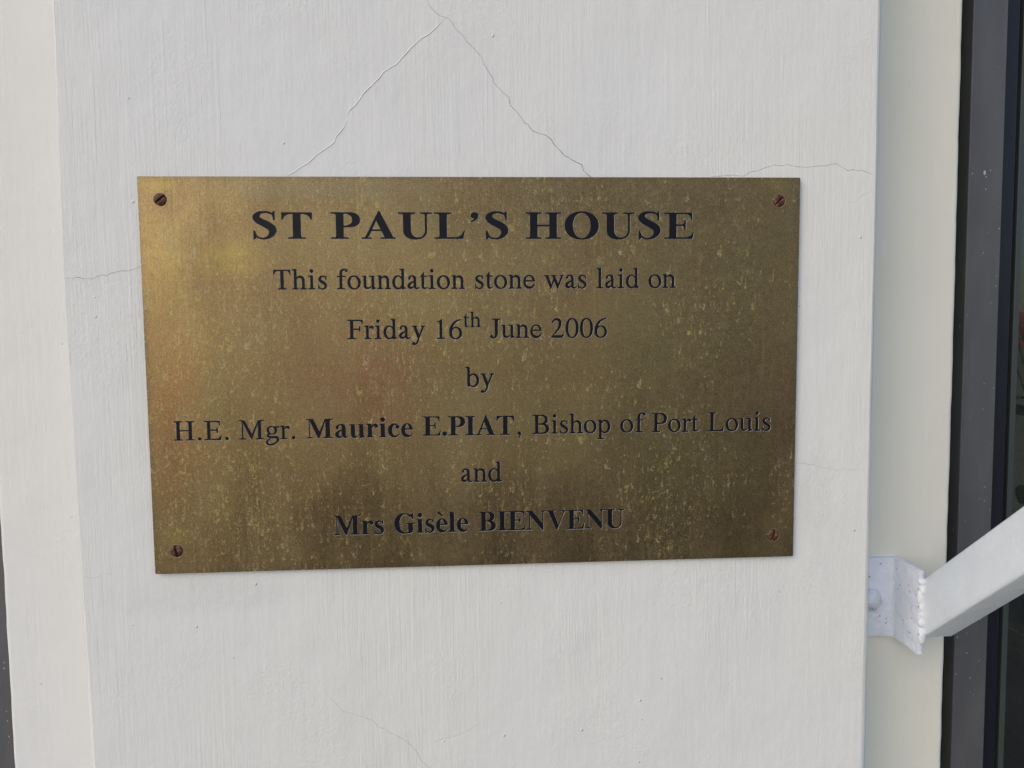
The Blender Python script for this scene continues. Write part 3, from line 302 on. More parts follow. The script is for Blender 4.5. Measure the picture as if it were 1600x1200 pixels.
def brass_material():
    t = NT('weathered_brass')
    X, Y, Z = t.sep(t.obj)
    base = t.mix(t.ramp(t.noise(14, 4, .55, .4), .34, .66), (.285, .205, .098), (.300, .238, .118))
    # oxidised drifts: brown-red, olive, grey
    base = t.mix(t.ma('MULTIPLY', t.ramp(t.noise(9, 4, .6, .6, vec=t.mp((1, 1, .55), loc=(2, 0, 5))), .50, .70), .55), base, (.245, .150, .085))
    base = t.mix(t.ma('MULTIPLY', t.ramp(t.noise(12, 4, .6, .5, vec=t.mp((1.3, 1, .6), loc=(9, 0, 1))), .50, .72), .55), base, (.235, .205, .092))
    base = t.mix(t.ma('MULTIPLY', t.blob(-.195, .045, .022, .07, .8, .3, 30), .65), base, (.42, .33, .13))
    base = t.mix(t.ma('MULTIPLY', t.blob(-.155, .075, .015, .010, .8, .5, 60), .6), base, (.44, .36, .10))
    base = t.mix(t.ma('MULTIPLY', t.blob(-.07, -.004, .032, .030, .9, .4, 30), .62), base, (.31, .130, .085))
    base = t.mix(t.ma('MULTIPLY', t.blob(-.196, -.035, .018, .06, .9, .4, 30), .8), base, (.37, .205, .105))
    base = t.mix(t.ma('MULTIPLY', t.blob(-.19, -.085, .03, .03, .8, .4, 30), .5), base, (.30, .24, .10))
    base = t.mix(t.ma('MULTIPLY', t.blob(-.10, .119, .05, .006, .8, .5, 40), .6), base, (.25, .245, .165))
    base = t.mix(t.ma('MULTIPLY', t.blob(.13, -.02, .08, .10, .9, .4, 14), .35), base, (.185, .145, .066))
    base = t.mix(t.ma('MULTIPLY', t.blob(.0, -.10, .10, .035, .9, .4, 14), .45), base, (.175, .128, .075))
    base = t.mix(t.ma('MULTIPLY', t.blob(-.02, .075, .03, .045, .9, .5, 24), .4), base, (.36, .29, .12))
    # stains about the screws
    for sx, sz in ((-.1965, .112), (.1965, .1105), (-.196, -.1105), (.1955, -.111)):
        base = t.mix(t.ma('MULTIPLY', t.blob(sx, sz, .0085, .0085, .7, .25, 120), .40), base, (.165, .125, .080))
        base = t.mix(t.ma('MULTIPLY', t.blob(sx, sz + .0095, .008, .006, .8, .35, 90), .55), base, (.42, .34, .10))
    # rim darkened where dirt collects
    ax = t.ma('SUBTRACT', .210, t.ma('ABSOLUTE', X)); az = t.ma('SUBTRACT', .1255, t.ma('ABSOLUTE', Z))
    edge = t.ma('ADD', t.ma('MINIMUM', ax, az), t.ma('MULTIPLY', t.noise(60, 3), .006))
    base = t.mix(t.ramp(edge, .0075, .0025, 0, .5), base, (.16, .135, .085))
    # brown tarnish tone painting dimmer reflections into the top, right and foot
    dim_tar = t.ma('MAXIMUM', t.blob(.07, .108, .14, .022, .9, .45, 16), t.ma('MAXIMUM', t.blob(.165, .0, .055, .13, .9, .45, 12), t.blob(.04, -.105, .17, .03, .9, .45, 14)))
    base = t.mix(t.ma('MULTIPLY', dim_tar, .62), base, (.125, .088, .048))
    # fine vertical graining
    grain = t.noise(900, 2, .5, vec=t.mp((1, 1, .02)))
    speck = t.noise(1500, 2, .6)
    base = t.mix(t.ma('MULTIPLY', t.ramp(speck, .38, .72), .50), base, (.44, .37, .22))
    base = t.mix(t.ma('MULTIPLY', t.ramp(speck, .5, .25), .50), base, (.13, .10, .06))
    streak = t.ma('MULTIPLY', t.ramp(t.noise(420, 2, .5, vec=t.mp((1, 1, .03), loc=(6, 0, 0))), .58, .74), t.ramp(t.noise(20, 2, vec=t.mp((1, 1, .6), loc=(0, 0, 3))), .42, .62))
    base = t.mix(t.ma('MULTIPLY', streak, .25), base, (.46, .37, .15))

    # where splashes have dried: density varies across the plate
    dens = t.ramp(t.noise(13, 3, .6, vec=t.mp((1, 1, .7), loc=(3, 0, 8))), .30, .68, 0, 1)
    leftness = t.ramp(X, .21, -.21, 0, 1)
    dens = t.ma('ADD', t.ma('MULTIPLY', dens, .70), t.ma('MULTIPLY', leftness, .36))
    dens = t.ma('ADD', dens, t.ma('MULTIPLY', t.blob(-.165, -.06, .05, .05, .9, .4, 25), .5))
    mark = None
    warp = t.n('ShaderNodeTexNoise')
    t.put(warp.inputs['Vector'], t.obj); warp.inputs['Scale'].default_value = 420; warp.inputs['Detail'].default_value = 4
    off = t.n('ShaderNodeVectorMath', operation='MULTIPLY_ADD')
    t.put(off.inputs[0], warp.outputs['Color']); off.inputs[1].default_value = (.0042, 0, .0046); t.put(off.inputs[2], t.obj)
    for k, (sc, loc, thr, rr, wid, tail, amp) in enumerate((
            (95, (.3, .1, .7), .72, .12, .050, .55, .95),
            (150, (1.3, 2.1, .2), .76, .12, .060, .8, .85),
            (52, (4.3, .1, 3.7), .80, .070, .028, .9, .85),
            (240, (2.3, 4.1, 1.7), .70, .12, .085, .6, .75),
            (410, (5.3, 4.1, 6.7), .66, .13, .11, .7, .75))):
        v = t.n('ShaderNodeTexVoronoi', feature='F1', voronoi_dimensions='2D')
        xz = t.n('ShaderNodeCombineXYZ')
        o = t.sep(off.outputs[0])
        t.put(xz.inputs[0], t.ma('ADD', o[0], loc[0])); t.put(xz.inputs[1], t.ma('MULTIPLY', t.ma('ADD', o[2], loc[2]), .62))
        t.put(v.inputs['Vector'], xz.outputs[0]); v.inputs['Scale'].default_value = sc
        d = t.n('ShaderNodeVectorMath', operation='SUBTRACT')
        t.put(d.inputs[0], xz.outputs[0]); t.put(d.inputs[1], v.outputs['Position'])
        sx = t.sep(d.outputs[0])
        cr = t.sep(v.outputs['Color'])
        lx = t.ma('MULTIPLY', sx[0], sc); lz = t.ma('MULTIPLY', sx[1], sc)
        size = t.ramp(cr[0], 0, 1, rr * .45, rr * 1.25)
        dist = t.ma('SQRT', t.ma('ADD', t.ma('POWER', t.ma('ABSOLUTE', lx), 2), t.ma('POWER', t.ma('ABSOLUTE', lz), 2)))
        ring = t.ramp(t.ma('ABSOLUTE', t.ma('SUBTRACT', dist, size)), wid, wid * .3)
        cup = t.ma('MULTIPLY', ring, t.ramp(t.ma('ADD', lz, t.ma('MULTIPLY', lx, t.ramp(cr[2], 0, 1, -1.3, 1.3))), .03, -.05))
        blobf = t.ma('MULTIPLY', t.ramp(dist, t.ma('MULTIPLY', size, 1.0), t.ma('MULTIPLY', size, .5)), t.ma('MULTIPLY', t.ma('GREATER_THAN', cr[2], .50), .80))
        tl = t.ma('MULTIPLY', t.ramp(t.ma('ABSOLUTE', t.ma('SUBTRACT', lx, t.ma('MULTIPLY', size, t.ramp(cr[0], 0, 1, -1.2, 1.2)))), wid * .9, wid * .2),
                    t.ma('MULTIPLY', t.ma('GREATER_THAN', lz, -.02), t.ramp(lz, t.ma('MULTIPLY', cr[1], tail), t.ma('MULTIPLY', cr[1], tail * .5))))
        m = t.ma('MAXIMUM', t.ma('MAXIMUM', cup, blobf), t.ma('MULTIPLY', tl, .75))
        on = t.ramp(t.ma('ADD', cr[1], t.ma('MULTIPLY', t.ma('SUBTRACT', dens, .55), .85)), thr, thr + .12)
        m = t.ma('MULTIPLY', t.ma('MULTIPLY', m, on), amp)
        mark = m if mark is None else t.ma('MAXIMUM', mark, m)
    # broken, scurfy patches
    scurf = t.ma('MAXIMUM', t.ramp(t.noise(260, 5, .72, 1.2, vec=t.mp((1, 1, .6))), .575, .65), t.ma('MULTIPLY', t.ramp(t.noise(620, 3, .6, .5, vec=t.mp((1, 1, .35), loc=(3, 3, 3))), .64, .72), .8))
    scurf = t.ma('MULTIPLY', scurf, t.ramp(t.noise(26, 3, .6, vec=t.mp((1, 1, .6), loc=(1, 0, 4))), .42, .60))
    scurf = t.ma('MULTIPLY', scurf, t.ramp(dens, .25, .8, .25, 1.3))
    mark = t.ma('MAXIMUM', mark, t.ma('MULTIPLY', scurf, .75))
    mark = t.ma('MULTIPLY', mark, t.ramp(t.noise(420, 3, .75), .36, .58))
    bc = t.n('ShaderNodeHueSaturation'); t.put(bc.inputs['Color'], base); bc.inputs['Value'].default_value = .80; bc.inputs['Saturation'].default_value = 1.06
    base = t.mix(.35, bc.outputs[0], t.mix(1.0, bc.outputs[0], (1.0, .84, .80), 'MULTIPLY'))
    mcol = t.mix(t.ramp(t.noise(40, 3), .4, .6), (.56, .46, .13), (.52, .45, .24))
    base = t.mix(t.ma('MULTIPLY', mark, t.ramp(Z, -.12, .05, .38, .58)), base, mcol)
    # dark pits, clustered near the top edge
    v = t.n('ShaderNodeTexVoronoi', feature='F1')
    t.put(v.inputs['Vector'], t.obj); v.inputs['Scale'].default_value = 230
    pr = t.sep(v.outputs['Color'])[0]
    near = t.blob(-.062, .113, .045, .012, .7, .4, 40)
    pit = t.ma('MULTIPLY', t.ramp(v.outputs['Distance'], .16, .09), t.ma('GREATER_THAN', t.ma('ADD', pr, t.ma('MULTIPLY', near, .42)), .985))
    base = t.mix(t.ma('MULTIPLY', pit, .7), base, (.07, .045, .045))
    met = t.ma('MULTIPLY', t.ramp(mark, 0, 1, .88, .25), t.ramp(pit, 0, 1, 1, .3))
    rough = t.ma('ADD', t.ramp(t.ma('ADD', t.ma('MULTIPLY', t.noise(22, 4, .6, vec=t.mp((1, 1, .35))), .75), t.ma('MULTIPLY', grain, .25)), .38, .62, .33, .53), t.ma('MULTIPLY', mark, .2))
    h = t.ma('ADD', t.ma('MULTIPLY', grain, .5), t.ma('ADD', t.ma('MULTIPLY', speck, .35), t.ma('MULTIPLY', mark, .8)))
    nrm = t.bump(h, .00004)
    return t.out(Base_Color=base, Metallic=met, Roughness=rough, Normal=nrm)

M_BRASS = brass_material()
M_CUT = flat('engraved_brass_edge', (.72, .66, .60), .40, .5)
M_BRASS_SIDE = flat('tarnished_brass_edge', (.075, .060, .040), .6, .5, .3)
M_INK = flat('blue_black_enamel', (.0035, .0038, .0075), .5, 0, .25, .00004, 700, 300)
M_INK.node_tree.nodes['Principled BSDF'].inputs['Specular IOR Level'].default_value = .2
t = NT('rusty_screw')
c = t.mix(t.ramp(t.noise(420, 4, .7), .38, .62), (.045, .015, .007), (.20, .075, .034))
c = t.mix(t.ramp(t.noise(700, 3), .60, .70), c, (.30, .24, .22))
M_RUST = t.out(Base_Color=c, Roughness=.55, Metallic=.35, Normal=t.bump(t.noise(900, 4, .7), .00025))
M_SLOT = flat('slot_dark', (.020, .006, .005), .9)  # darker brown for the slot, the centre and the rim side

def paint_metal(name, col, pits, bd):
    t = NT(name)
    c = t.mix(t.ramp(t.noise(30, 4), .35, .7), col, tuple(q * .94 for q in col))
    v = t.n('ShaderNodeTexVoronoi', feature='F1')
    t.put(v.inputs['Vector'], t.mp((1, 1, 1.3))); v.inputs['Scale'].default_value = 230
    r = t.sep(v.outputs['Color'])[0]
    p = t.ma('MULTIPLY', t.ramp(v.outputs['Distance'], .17, .10), t.ma('GREATER_THAN', r, 1 - pits))
    p = t.ma('MULTIPLY', p, t.ramp(t.noise(90, 2), .36, .52))
    c = t.mix(t.ma('MULTIPLY', p, .75), c, (.13, .13, .16))
    h = t.ma('ADD', t.ma('MULTIPLY', t.noise(420, 4, .7), .7), t.ma('MULTIPLY', t.noise(110, 3), 1.6))
    return t.out(Base_Color=c, Roughness=.36, Normal=t.bump(t.ma('SUBTRACT', h, p), bd))
M_BRACKET = paint_metal('lumpy_white_gloss', (.80, .835, .91), .26, .0010)
M_TUBE = paint_metal('white_gloss_paint', (.86, .90, .935), .03, .00030)
M_WELD = paint_metal('painted_weld', (.80, .82, .86), .12, .0008)

def alu(name, col, sp, rough):
    t = NT(name)
    v = t.n('ShaderNodeTexVoronoi', feature='F1')
    t.put(v.inputs['Vector'], t.mp((1, 1, .75))); v.inputs['Scale'].default_value = 260
    r = t.sep(v.outputs['Color'])
    s_ = t.ma('MULTIPLY', t.ramp(v.outputs['Distance'], t.ramp(r[1], 0, 1, .10, .30), t.ramp(r[1], 0, 1, .04, .14)), t.ma('GREATER_THAN', r[0], 1 - sp))
    s_ = t.ma('MULTIPLY', s_, t.ramp(t.noise(22, 3, vec=t.mp((1, 1, .5))), .40, .60))
    v2 = t.n('ShaderNodeTexVoronoi', feature='F1')
    t.put(v2.inputs['Vector'], t.mp((1, 1, .55), loc=(2, 1, 5), rot=(0, .3, 0))); v2.inputs['Scale'].default_value = 62
    r2 = t.sep(v2.outputs['Color'])
    X, Y, Z = t.sep(t.obj)
    s2 = t.ma('MULTIPLY', t.ramp(v2.outputs['Distance'], .085, .05), t.ma('GREATER_THAN', t.ma('ADD', r2[0], t.ramp(Z, -.12, -.26, 0, .12)), .96 if sp else 2))
    s_ = t.ma('MAXIMUM', s_, s2)
    c = t.mix(t.ramp(t.noise(70, 3, vec=t.mp((1, 1, .3))), .3, .7), col, tuple(q * .86 for q in col))
    c = t.mix(t.ma('MULTIPLY', s_, .8), c, (.60, .60, .58))
    return t.out(Base_Color=c, Roughness=rough, Metallic=.1, Normal=t.bump(t.noise(800, 2), .00003))
M_FRAME = alu('grey_powder_coat', (.113, .111, .114), .35, .5)
M_SASH = alu('dark_blue_grey_coat', (.0085, .0080, .0165), 0, .42)
M_GAP = flat('brown_black_gap', (.011, .0075, .0055), .9, 0, .2)  # dark brown strip in the gap between wall and frame
M_GAP.node_tree.nodes['Principled BSDF'].inputs['Specular IOR Level'].default_value = .15
M_BEAD = flat('grey_glazing_bead', (.050, .060, .058), .45)
M_RUBBER = flat('black_gasket', (.004, .004, .005), .7)
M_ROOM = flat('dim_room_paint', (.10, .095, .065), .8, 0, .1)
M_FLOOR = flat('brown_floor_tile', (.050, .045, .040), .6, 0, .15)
M_CONC = flat('grey_concrete', (.20, .19, .17), .85, 0, .25, .004, 60, 3)
M_LEAF = flat('leaf_green', (.022, .045, .010), .5, 0, .3)
M_RED = flat('red_petal', (.26, .012, .010), .5, 0, .2)
M_POT = flat('terracotta', (.30, .12, .07), .8, 0, .2)
t = NT('window_glass')
M_GLASS = t.out(Base_Color=(.80, .86, .82), Roughness=.0, Transmission_Weight=1.0, IOR=1.45)

# ------------------------------------------------------------------ object helpers
def link(name, me, mat=None, parent=None, **props):
    o = bpy.data.objects.new(name, me)
    C.objects.link(o)
    if mat is not None:
        for m in (mat if isinstance(mat, (list, tuple)) else [mat]):
            me.materials.append(m)
    if parent:
        o.parent = parent
    for k, v in props.items():
        o[k] = v
    return o

def root(name, loc, label, cat, group=None, kind=None):
    o = bpy.data.objects.new(name, None)
    C.objects.link(o)
    o.location = loc
    o['label'] = label
    o['category'] = cat
    if group: o['group'] = group
    if kind: o['kind'] = kind
    o.empty_display_size = .02
    return o

def bm_mesh(bm, name, smooth=False):
    me = bpy.data.meshes.new(name)
    bmesh.ops.recalc_face_normals(bm, faces=bm.faces)
    bm.to_mesh(me)
    bm.free()
    if smooth:
        for p in me.polygons: p.use_smooth = True
    return me

def box_bm(x0, x1, y0, y1, z0, z1, bev=0.0, seg=2):
    bm = bmesh.new()
    bmesh.ops.create_cube(bm, size=1)
    for v in bm.verts:
        v.co = Vector(((x0 + x1) / 2 + v.co.x * (x1 - x0), (y0 + y1) / 2 + v.co.y * (y1 - y0), (z0 + z1) / 2 + v.co.z * (z1 - z0)))
    if bev:
        bmesh.ops.bevel(bm, geom=list(bm.edges), offset=bev, segments=seg, affect='EDGES', profile=.5)
    return bm

def pip(pt, poly):
    x, y = pt
    ins = False
    x1, y1 = poly[-1]
    for x2, y2 in poly:
        if (y1 > y) != (y2 > y) and x < (x2 - x1) * (y - y1) / (y2 - y1) + x1:
            ins = not ins
        x1, y1 = x2, y2
    return ins

def cdt(polys, extra=()):
    """constrained triangulation of the loops; returns points and triangles"""
    V, E_ = [], []
    for p in polys:
        n0 = len(V)
        V += [Vector(q) for q in p]
        E_ += [(n0 + i, n0 + (i + 1) % len(p)) for i in range(len(p))]
    for p in extra:                      # open polylines
        n0 = len(V)
        V += [Vector(q) for q in p]
        E_ += [(n0 + i, n0 + i + 1) for i in range(len(p) - 1)]
    r = delaunay_2d_cdt(V, E_, [], 0, 1e-7)
    return r[0], r[2]

MM = .001
def loops_of(k):
    return [[tuple(int(a) / 2000 for a in q.split(',')) for q in l.split()] for l in GLYPHS[k].split(';')]

def offset(loop, d):
    """shift a loop sideways by d to its left"""
    n = len(loop); out = []
    for i in range(n):
        a = Vector(loop[i - 1]); b = Vector(loop[i]); c = Vector(loop[(i + 1) % n])
        e1 = (b - a).normalized(); e2 = (c - b).normalized()
        n1 = Vector((-e1.y, e1.x)); n2 = Vector((-e2.y, e2.x))
        m = n1 + n2
        if m.length < .2: m = n1
        m.normalize()
        k = min(1.6, 1 / max(.3, m.dot(n1)))
        out.append(tuple(b + m * d * k))
    return out

# ------------------------------------------------------------------ the setting
g = link('ground', bm_mesh(box_bm(-60, 60, -60, 60, -1.60, -1.45), 'ground'), M_CONC, kind='structure')

# ------------------------------------------------------------------ wall behind the pillar, both sides
D = .060                                  # how far the wall stands back from the pillar face
def arris_wall(name, x0, x1, parent, mat, round_left):
    """a slab of rendered wall whose outer arris is slightly rounded and uneven"""
    bm = bmesh.new()
    zs = [-1.45] + [-.42 + i * .006 for i in range(141)] + [1.5]
    ring = []
    r = .004
    for z in zs:
        w = .00025 * math.sin(z * 13 + x0 * 9) + .00012 * math.sin(z * 87 + 2) + .00010 * math.sin(z * 210) + random.uniform(-.0001, .0001)
        prof = []
        for k in range(6):
            a = k / 5 * math.pi / 2
            prof.append((r - r * math.sin(a), r - r * math.cos(a)))     # from face round to side
        if round_left:
            pts = [(x1, D)] + [(x0 + w + p[0], D + p[1]) for p in prof] + [(x0 + w, D + .14), (x1, D + .14)]
        else:
            pts = [(x0, D)] + [(x1 + w - p[0], D + p[1]) for p in prof] + [(x1 + w, D + .14), (x0, D + .14)]
        ring.append([bm.verts.new((x, y, z)) for x, y in pts])
    n = len(ring[0])
    for a, b in zip(ring, ring[1:]):
        for i in range(n):
            bm.faces.new((a[i], a[(i + 1) % n], b[(i + 1) % n], b[i]))
    bm.faces.new(ring[0]); bm.faces.new(ring[-1])
    me = bm_mesh(bm, name, True)
    me.set_sharp_from_angle(angle=rad(40))
    return link(name, me, mat, parent)

wl = arris_wall('rendered_wall', -.345, -.20, None, M_WALL_LEFT, True)
wl['label'] = 'cream painted strip of wall set back on the left of the pillar'
wl['category'] = 'wall'
wl['group'] = 'set-back walls beside the pillar'
wr = arris_wall('rendered_wall', .20, .361, None, M_WALL_BOUNCE, False)
wr['label'] = 'cream painted strip of wall between the pillar and the dark window, carrying the strut bracket'
wr['category'] = 'wall'
wr['group'] = 'set-back walls beside the pillar'

# ------------------------------------------------------------------ pillar with its cracks cut in
PX0, PX1 = -.2592, .2664
def ribbon(pts, w0, w1=None, jit=.12):
    """closed outline of a crack along a polyline (mm): jittered width, tapering at the ends"""
    P_ = [Vector(p) for p in pts]
    Q = [P_[0]]
    for a, b in zip(P_, P_[1:]):
        n = max(1, int((b - a).length / 1.6))
        for i in range(1, n + 1):
            q = a.lerp(b, i / n)
            if i < n:
                q = q + Vector((random.uniform(-jit, jit), random.uniform(-jit, jit)))
            Q.append(q)
    L, R_ = [], []
    m = len(Q)
    for i, q in enumerate(Q):
        d = (Q[min(i + 1, m - 1)] - Q[max(i - 1, 0)]).normalized()
        n = Vector((-d.y, d.x))
        s = i / (m - 1)
        w = (w0 + ((w1 if w1 is not None else w0) - w0) * s) * random.uniform(.65, 1.35) * min(1, (1 - abs(2 * s - 1)) * 12 + .25)
        L.append(q + n * w / 2); R_.append(q - n * w / 2)
    return L, R_

rib = {}
for k, (w0, w1) in dict(lip=(.035, .04), lip2=(.06, .04), dark=(.10, .28), right=(.17, .16), right_faint=(.07, .05), left=(.17, .17), bottom=(.07, .13), bottom_side=(.07, .09), mid=(.13, .05), low=(.06, .04)).items():
    rib[k] = ribbon(CRACKS[k], w0, w1)
random.seed(11)
LIFT = {}
extra = []
def lift(pts, off, h):
    """one side of a crack stands a little proud: its edge is raised, fading out at `off` mm"""
    n = len(pts); far = []
    for i, q in enumerate(pts):
        d = (pts[min(i + 3, n - 1)] - pts[max(i - 3, 0)]).normalized()
        far.append(q + Vector((-d.y, d.x)) * off)
        s = min(1, min(i, n - 1 - i) / 3)
        LIFT[(round(q.x * MM, 6), round(q.y * MM, 6))] = h * s * random.uniform(.8, 1.2)
    return [pts[0]] + far[2:-2] + [pts[-1]]
for k, sgn, hh in (('lip', 1, .30), ('lip2', 1, .28), ('dark', 1, .10), ('left', -1, .08)):
    # side chosen so that the raised edge faces the light
    L, R_ = rib[k]
    side = L if sgn > 0 else R_
    if k in ('lip', 'lip2'):
        side = R_                         # travelling down-left, the right-hand side is the upper-left one
        far = lift(side, -.65, hh)
    else:
        far = lift(side, sgn * 1.6, hh)
    extra.append([tuple(q * MM) for q in far])
crack_polys = []
for k, (L, R_) in rib.items():
    crack_polys.append([tuple(q * MM) for q in L] + [tuple(q * MM) for q in reversed(R_)])
ZB, ZT = -.42, .40
RA = .0060
fx0, fx1 = PX0 + RA, PX1 - RA
zs = [ZB + i * (ZT - ZB) / 130 for i in range(131)]
frame = [(fx0, z) for z in zs] + [(fx1, z) for z in reversed(zs)]
V, F = cdt([frame] + crack_polys, extra)
bm = bmesh.new()
def lifted(v):
    return -LIFT.get((round(v.x, 6), round(v.y, 6)), 0) * MM
bv = [bm.verts.new((v.x, lifted(v), v.y)) for v in V]
boxes = [(min(p[0] for p in c), max(p[0] for p in c), min(p[1] for p in c), max(p[1] for p in c), c) for c in crack_polys]
for f in F:
    cx = sum(V[i].x for i in f) / 3; cy = sum(V[i].y for i in f) / 3
    if any(a <= cx <= b and c_ <= cy <= d and pip((cx, cy), poly) for a, b, c_, d, poly in boxes):
        continue
    bm.faces.new([bv[i] for i in f])
nface = len(bm.faces)
# crack walls
for poly in crack_polys:
    top = [bm.verts.new((x, -LIFT.get((round(x, 6), round(y, 6)), 0) * MM, y)) for x, y in poly]
    bot = [bm.verts.new((x, .0022, y)) for x, y in poly]
    for i in range(len(poly)):
        j = (i + 1) % len(poly)
        f = bm.faces.new((top[i], top[j], bot[j], bot[i])); f.material_index = 1
fb = bm.faces.new([bm.verts.new(q) for q in ((fx0 + .001, .0022, ZB + .001), (fx1 - .001, .0022, ZB + .001), (fx1 - .001, .0022, ZT - .001), (fx0 + .001, .0022, ZT - .001))])
fb.material_index = 1
# rounded arrises and sides
for xs_, sg in ((PX0, 1), (PX1, -1)):
    cols = []
    for z in [-1.45] + zs + [1.5]:
        w = (.0003 * math.sin(z * 17 + sg) + .00015 * math.sin(z * 93) + random.uniform(-.00012, .00012)) if ZB < z < ZT else 0
        col = [bm.verts.new((xs_ + sg * RA, 0, z))]
        for k in range(1, 6):
            a = k / 5 * math.pi / 2
            col.append(bm.verts.new((xs_ + (w * k / 5) + sg * (RA - RA * math.sin(a)), RA - RA * math.cos(a), z)))
        col.append(bm.verts.new((xs_ + w, D + .02, z)))
        cols.append(col)
    for a, b in zip(cols, cols[1:]):
        for i in range(len(a) - 1):
            bm.faces.new((a[i], a[i + 1], b[i + 1], b[i]) if sg < 0 else (a[i + 1], a[i], b[i], b[i + 1]))
for z0, z1 in ((-1.45, ZB), (ZT, 1.5)):
    bm.faces.new([bm.verts.new(q) for q in ((fx0, 0, z0), (fx1, 0, z0), (fx1, 0, z1), (fx0, 0, z1))])
bmesh.ops.remove_doubles(bm, verts=bm.verts, dist=1e-6)
me = bpy.data.meshes.new('plastered_pillar')
bmesh.ops.recalc_face_normals(bm, faces=bm.faces)
bm.to_mesh(me); bm.free()
me.set_sharp_from_angle(angle=rad(38))
for p in me.polygons:                     # the face itself is plane: only the arrises are shaded round
    p.use_smooth = not all(-.002 < me.vertices[i].co.y < .00001 for i in p.vertices)
pil = link('plastered_pillar', me, [M_PILLAR, M_CRACK])
pil['label'] = 'cracked off-white plastered pillar that carries the brass plaque'
pil['category'] = 'pillar'

# ------------------------------------------------------------------ the plaque
plaque = root('brass_plaque', (0, -.0005, 0), 'engraved weathered brass plaque screwed to the white pillar', 'plaque')
YF = -.0025                               # face of the plate, in the plaque's own space
outer = [(-.2100, -.12535), (.2093, -.12590), (.2106, .1251), (-.2100, .12605)]
def rounded(c, r=.0009):
    out = []
    n = len(c)
    for i in range(n):
        a, b, d = Vector(c[i - 1]), Vector(c[i]), Vector(c[(i + 1) % n])
        p0 = b + (a - b).normalized() * r; p1 = b + (d - b).normalized() * r
        for k in range(5):
            s = k / 4
            out.append(tuple((1 - s) ** 2 * p0 + 2 * s * (1 - s) * b + s * s * p1))
    return out
outer = rounded(outer)
holes = []; pairs = []; fillmesh = {}
def xf(loop, x, z, em, st, an):
    ca, sa = math.cos(an), math.sin(an)
    return [(x + (u * em * st) * ca - (v * em) * sa, z + (u * em * st) * sa + (v * em) * ca) for u, v in loop]
for k, x, z, em, st, an in LETTERS:
    for l in loops_of(k):
        # orientation: traced loops keep the ink on one side, so one sign widens the cut everywhere
        pairs.append((l, (x, z, em, st, an)))
def area(p):
    return sum(p[i - 1][0] * p[i][1] - p[i][0] * p[i - 1][1] for i in range(len(p))) / 2
l0 = pairs[0][0]
SG = 1 if abs(area(offset(l0, .01))) > abs(area(l0)) else -1     # which side of a traced loop is outside the ink
def fat(k, l):                            # the cutter widens every stroke a little
    return offset(l, SG * (.0030 if k[0] == 'B' else .0056))
pairs = []
for k, x, z, em, st, an in LETTERS:
    for l in loops_of(k):
        inner = xf(fat(k, l), x * MM, z * MM, em * MM, st, an)
        pairs.append((inner, offset(inner, SG * .00015)))
V, F = cdt([outer] + [g_ for _, g_ in pairs])
gb = [(min(p[0] for p in c), max(p[0] for p in c), min(p[1] for p in c), max(p[1] for p in c), c) for _, c in pairs]
bm = bmesh.new()
bv = [bm.verts.new((v.x, YF, v.y)) for v in V]
for f in F:
    cx = sum(V[i].x for i in f) / 3; cy = sum(V[i].y for i in f) / 3
    n = 0
    for a, b, c_, d, poly in gb:
        if a <= cx <= b and c_ <= cy <= d and pip((cx, cy), poly):
            n += 1
    if n % 2 == 0 and pip((cx, cy), outer):
        bm.faces.new([bv[i] for i in f])
for inner, grown in pairs:                # sloping cut walls down to the enamel
    top = [bm.verts.new((x, YF, z)) for x, z in grown]
    mid = [bm.verts.new((x, YF + .00034, z)) for x, z in inner]
    bot = [bm.verts.new((x, YF + .0008, z)) for x, z in inner]
    for i in range(len(top)):
        j = (i + 1) % len(top)
        f = bm.faces.new((top[i], top[j], mid[j], mid[i])); f.material_index = 1
        f = bm.faces.new((mid[i], mid[j], bot[j], bot[i])); f.material_index = 2
ft = [bm.verts.new((x, YF, z)) for x, z in outer]; fb_ = [bm.verts.new((x, -.0003, z)) for x, z in outer]
for i in range(len(ft)):
    j = (i + 1) % len(ft)
    f = bm.faces.new((ft[i], ft[j], fb_[j], fb_[i])); f.material_index = 2
f = bm.faces.new(fb_); f.material_index = 2
bmesh.ops.remove_doubles(bm, verts=bm.verts, dist=1e-7)
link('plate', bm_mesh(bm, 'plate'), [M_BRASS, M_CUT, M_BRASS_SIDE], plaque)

for k, x, z, em, st, an in LETTERS:       # enamel filling of each engraved letter
    if k not in fillmesh:
        ls = [fat(k, l) for l in loops_of(k)]
        V, F = cdt(ls)
        bm = bmesh.new()
        bv = [bm.verts.new((v.x, 0, v.y)) for v in V]
        fs = []
        for f in F:
            c_ = (sum(V[i].x for i in f) / 3, sum(V[i].y for i in f) / 3)
            if sum(pip(c_, l) for l in ls) % 2:
                fs.append(bm.faces.new([bv[i] for i in f]))
        for v in [v for v in bm.verts if not v.link_faces]: bm.verts.remove(v)
        r = bmesh.ops.extrude_face_region(bm, geom=fs)
        for v in r['geom']:
            if isinstance(v, bmesh.types.BMVert): v.co.y += .02
        me = bm_mesh(bm, 'letter')
        me.materials.append(M_INK)
        fillmesh[k] = me
    o = bpy.data.objects.new('letter', fillmesh[k])
    C.objects.link(o)
    o.parent = plaque
    o.location = (x * MM, YF + .00030, z * MM)
    o.rotation_euler = (0, -an, 0)
    o.scale = (em * MM * st, em * MM, em * MM)

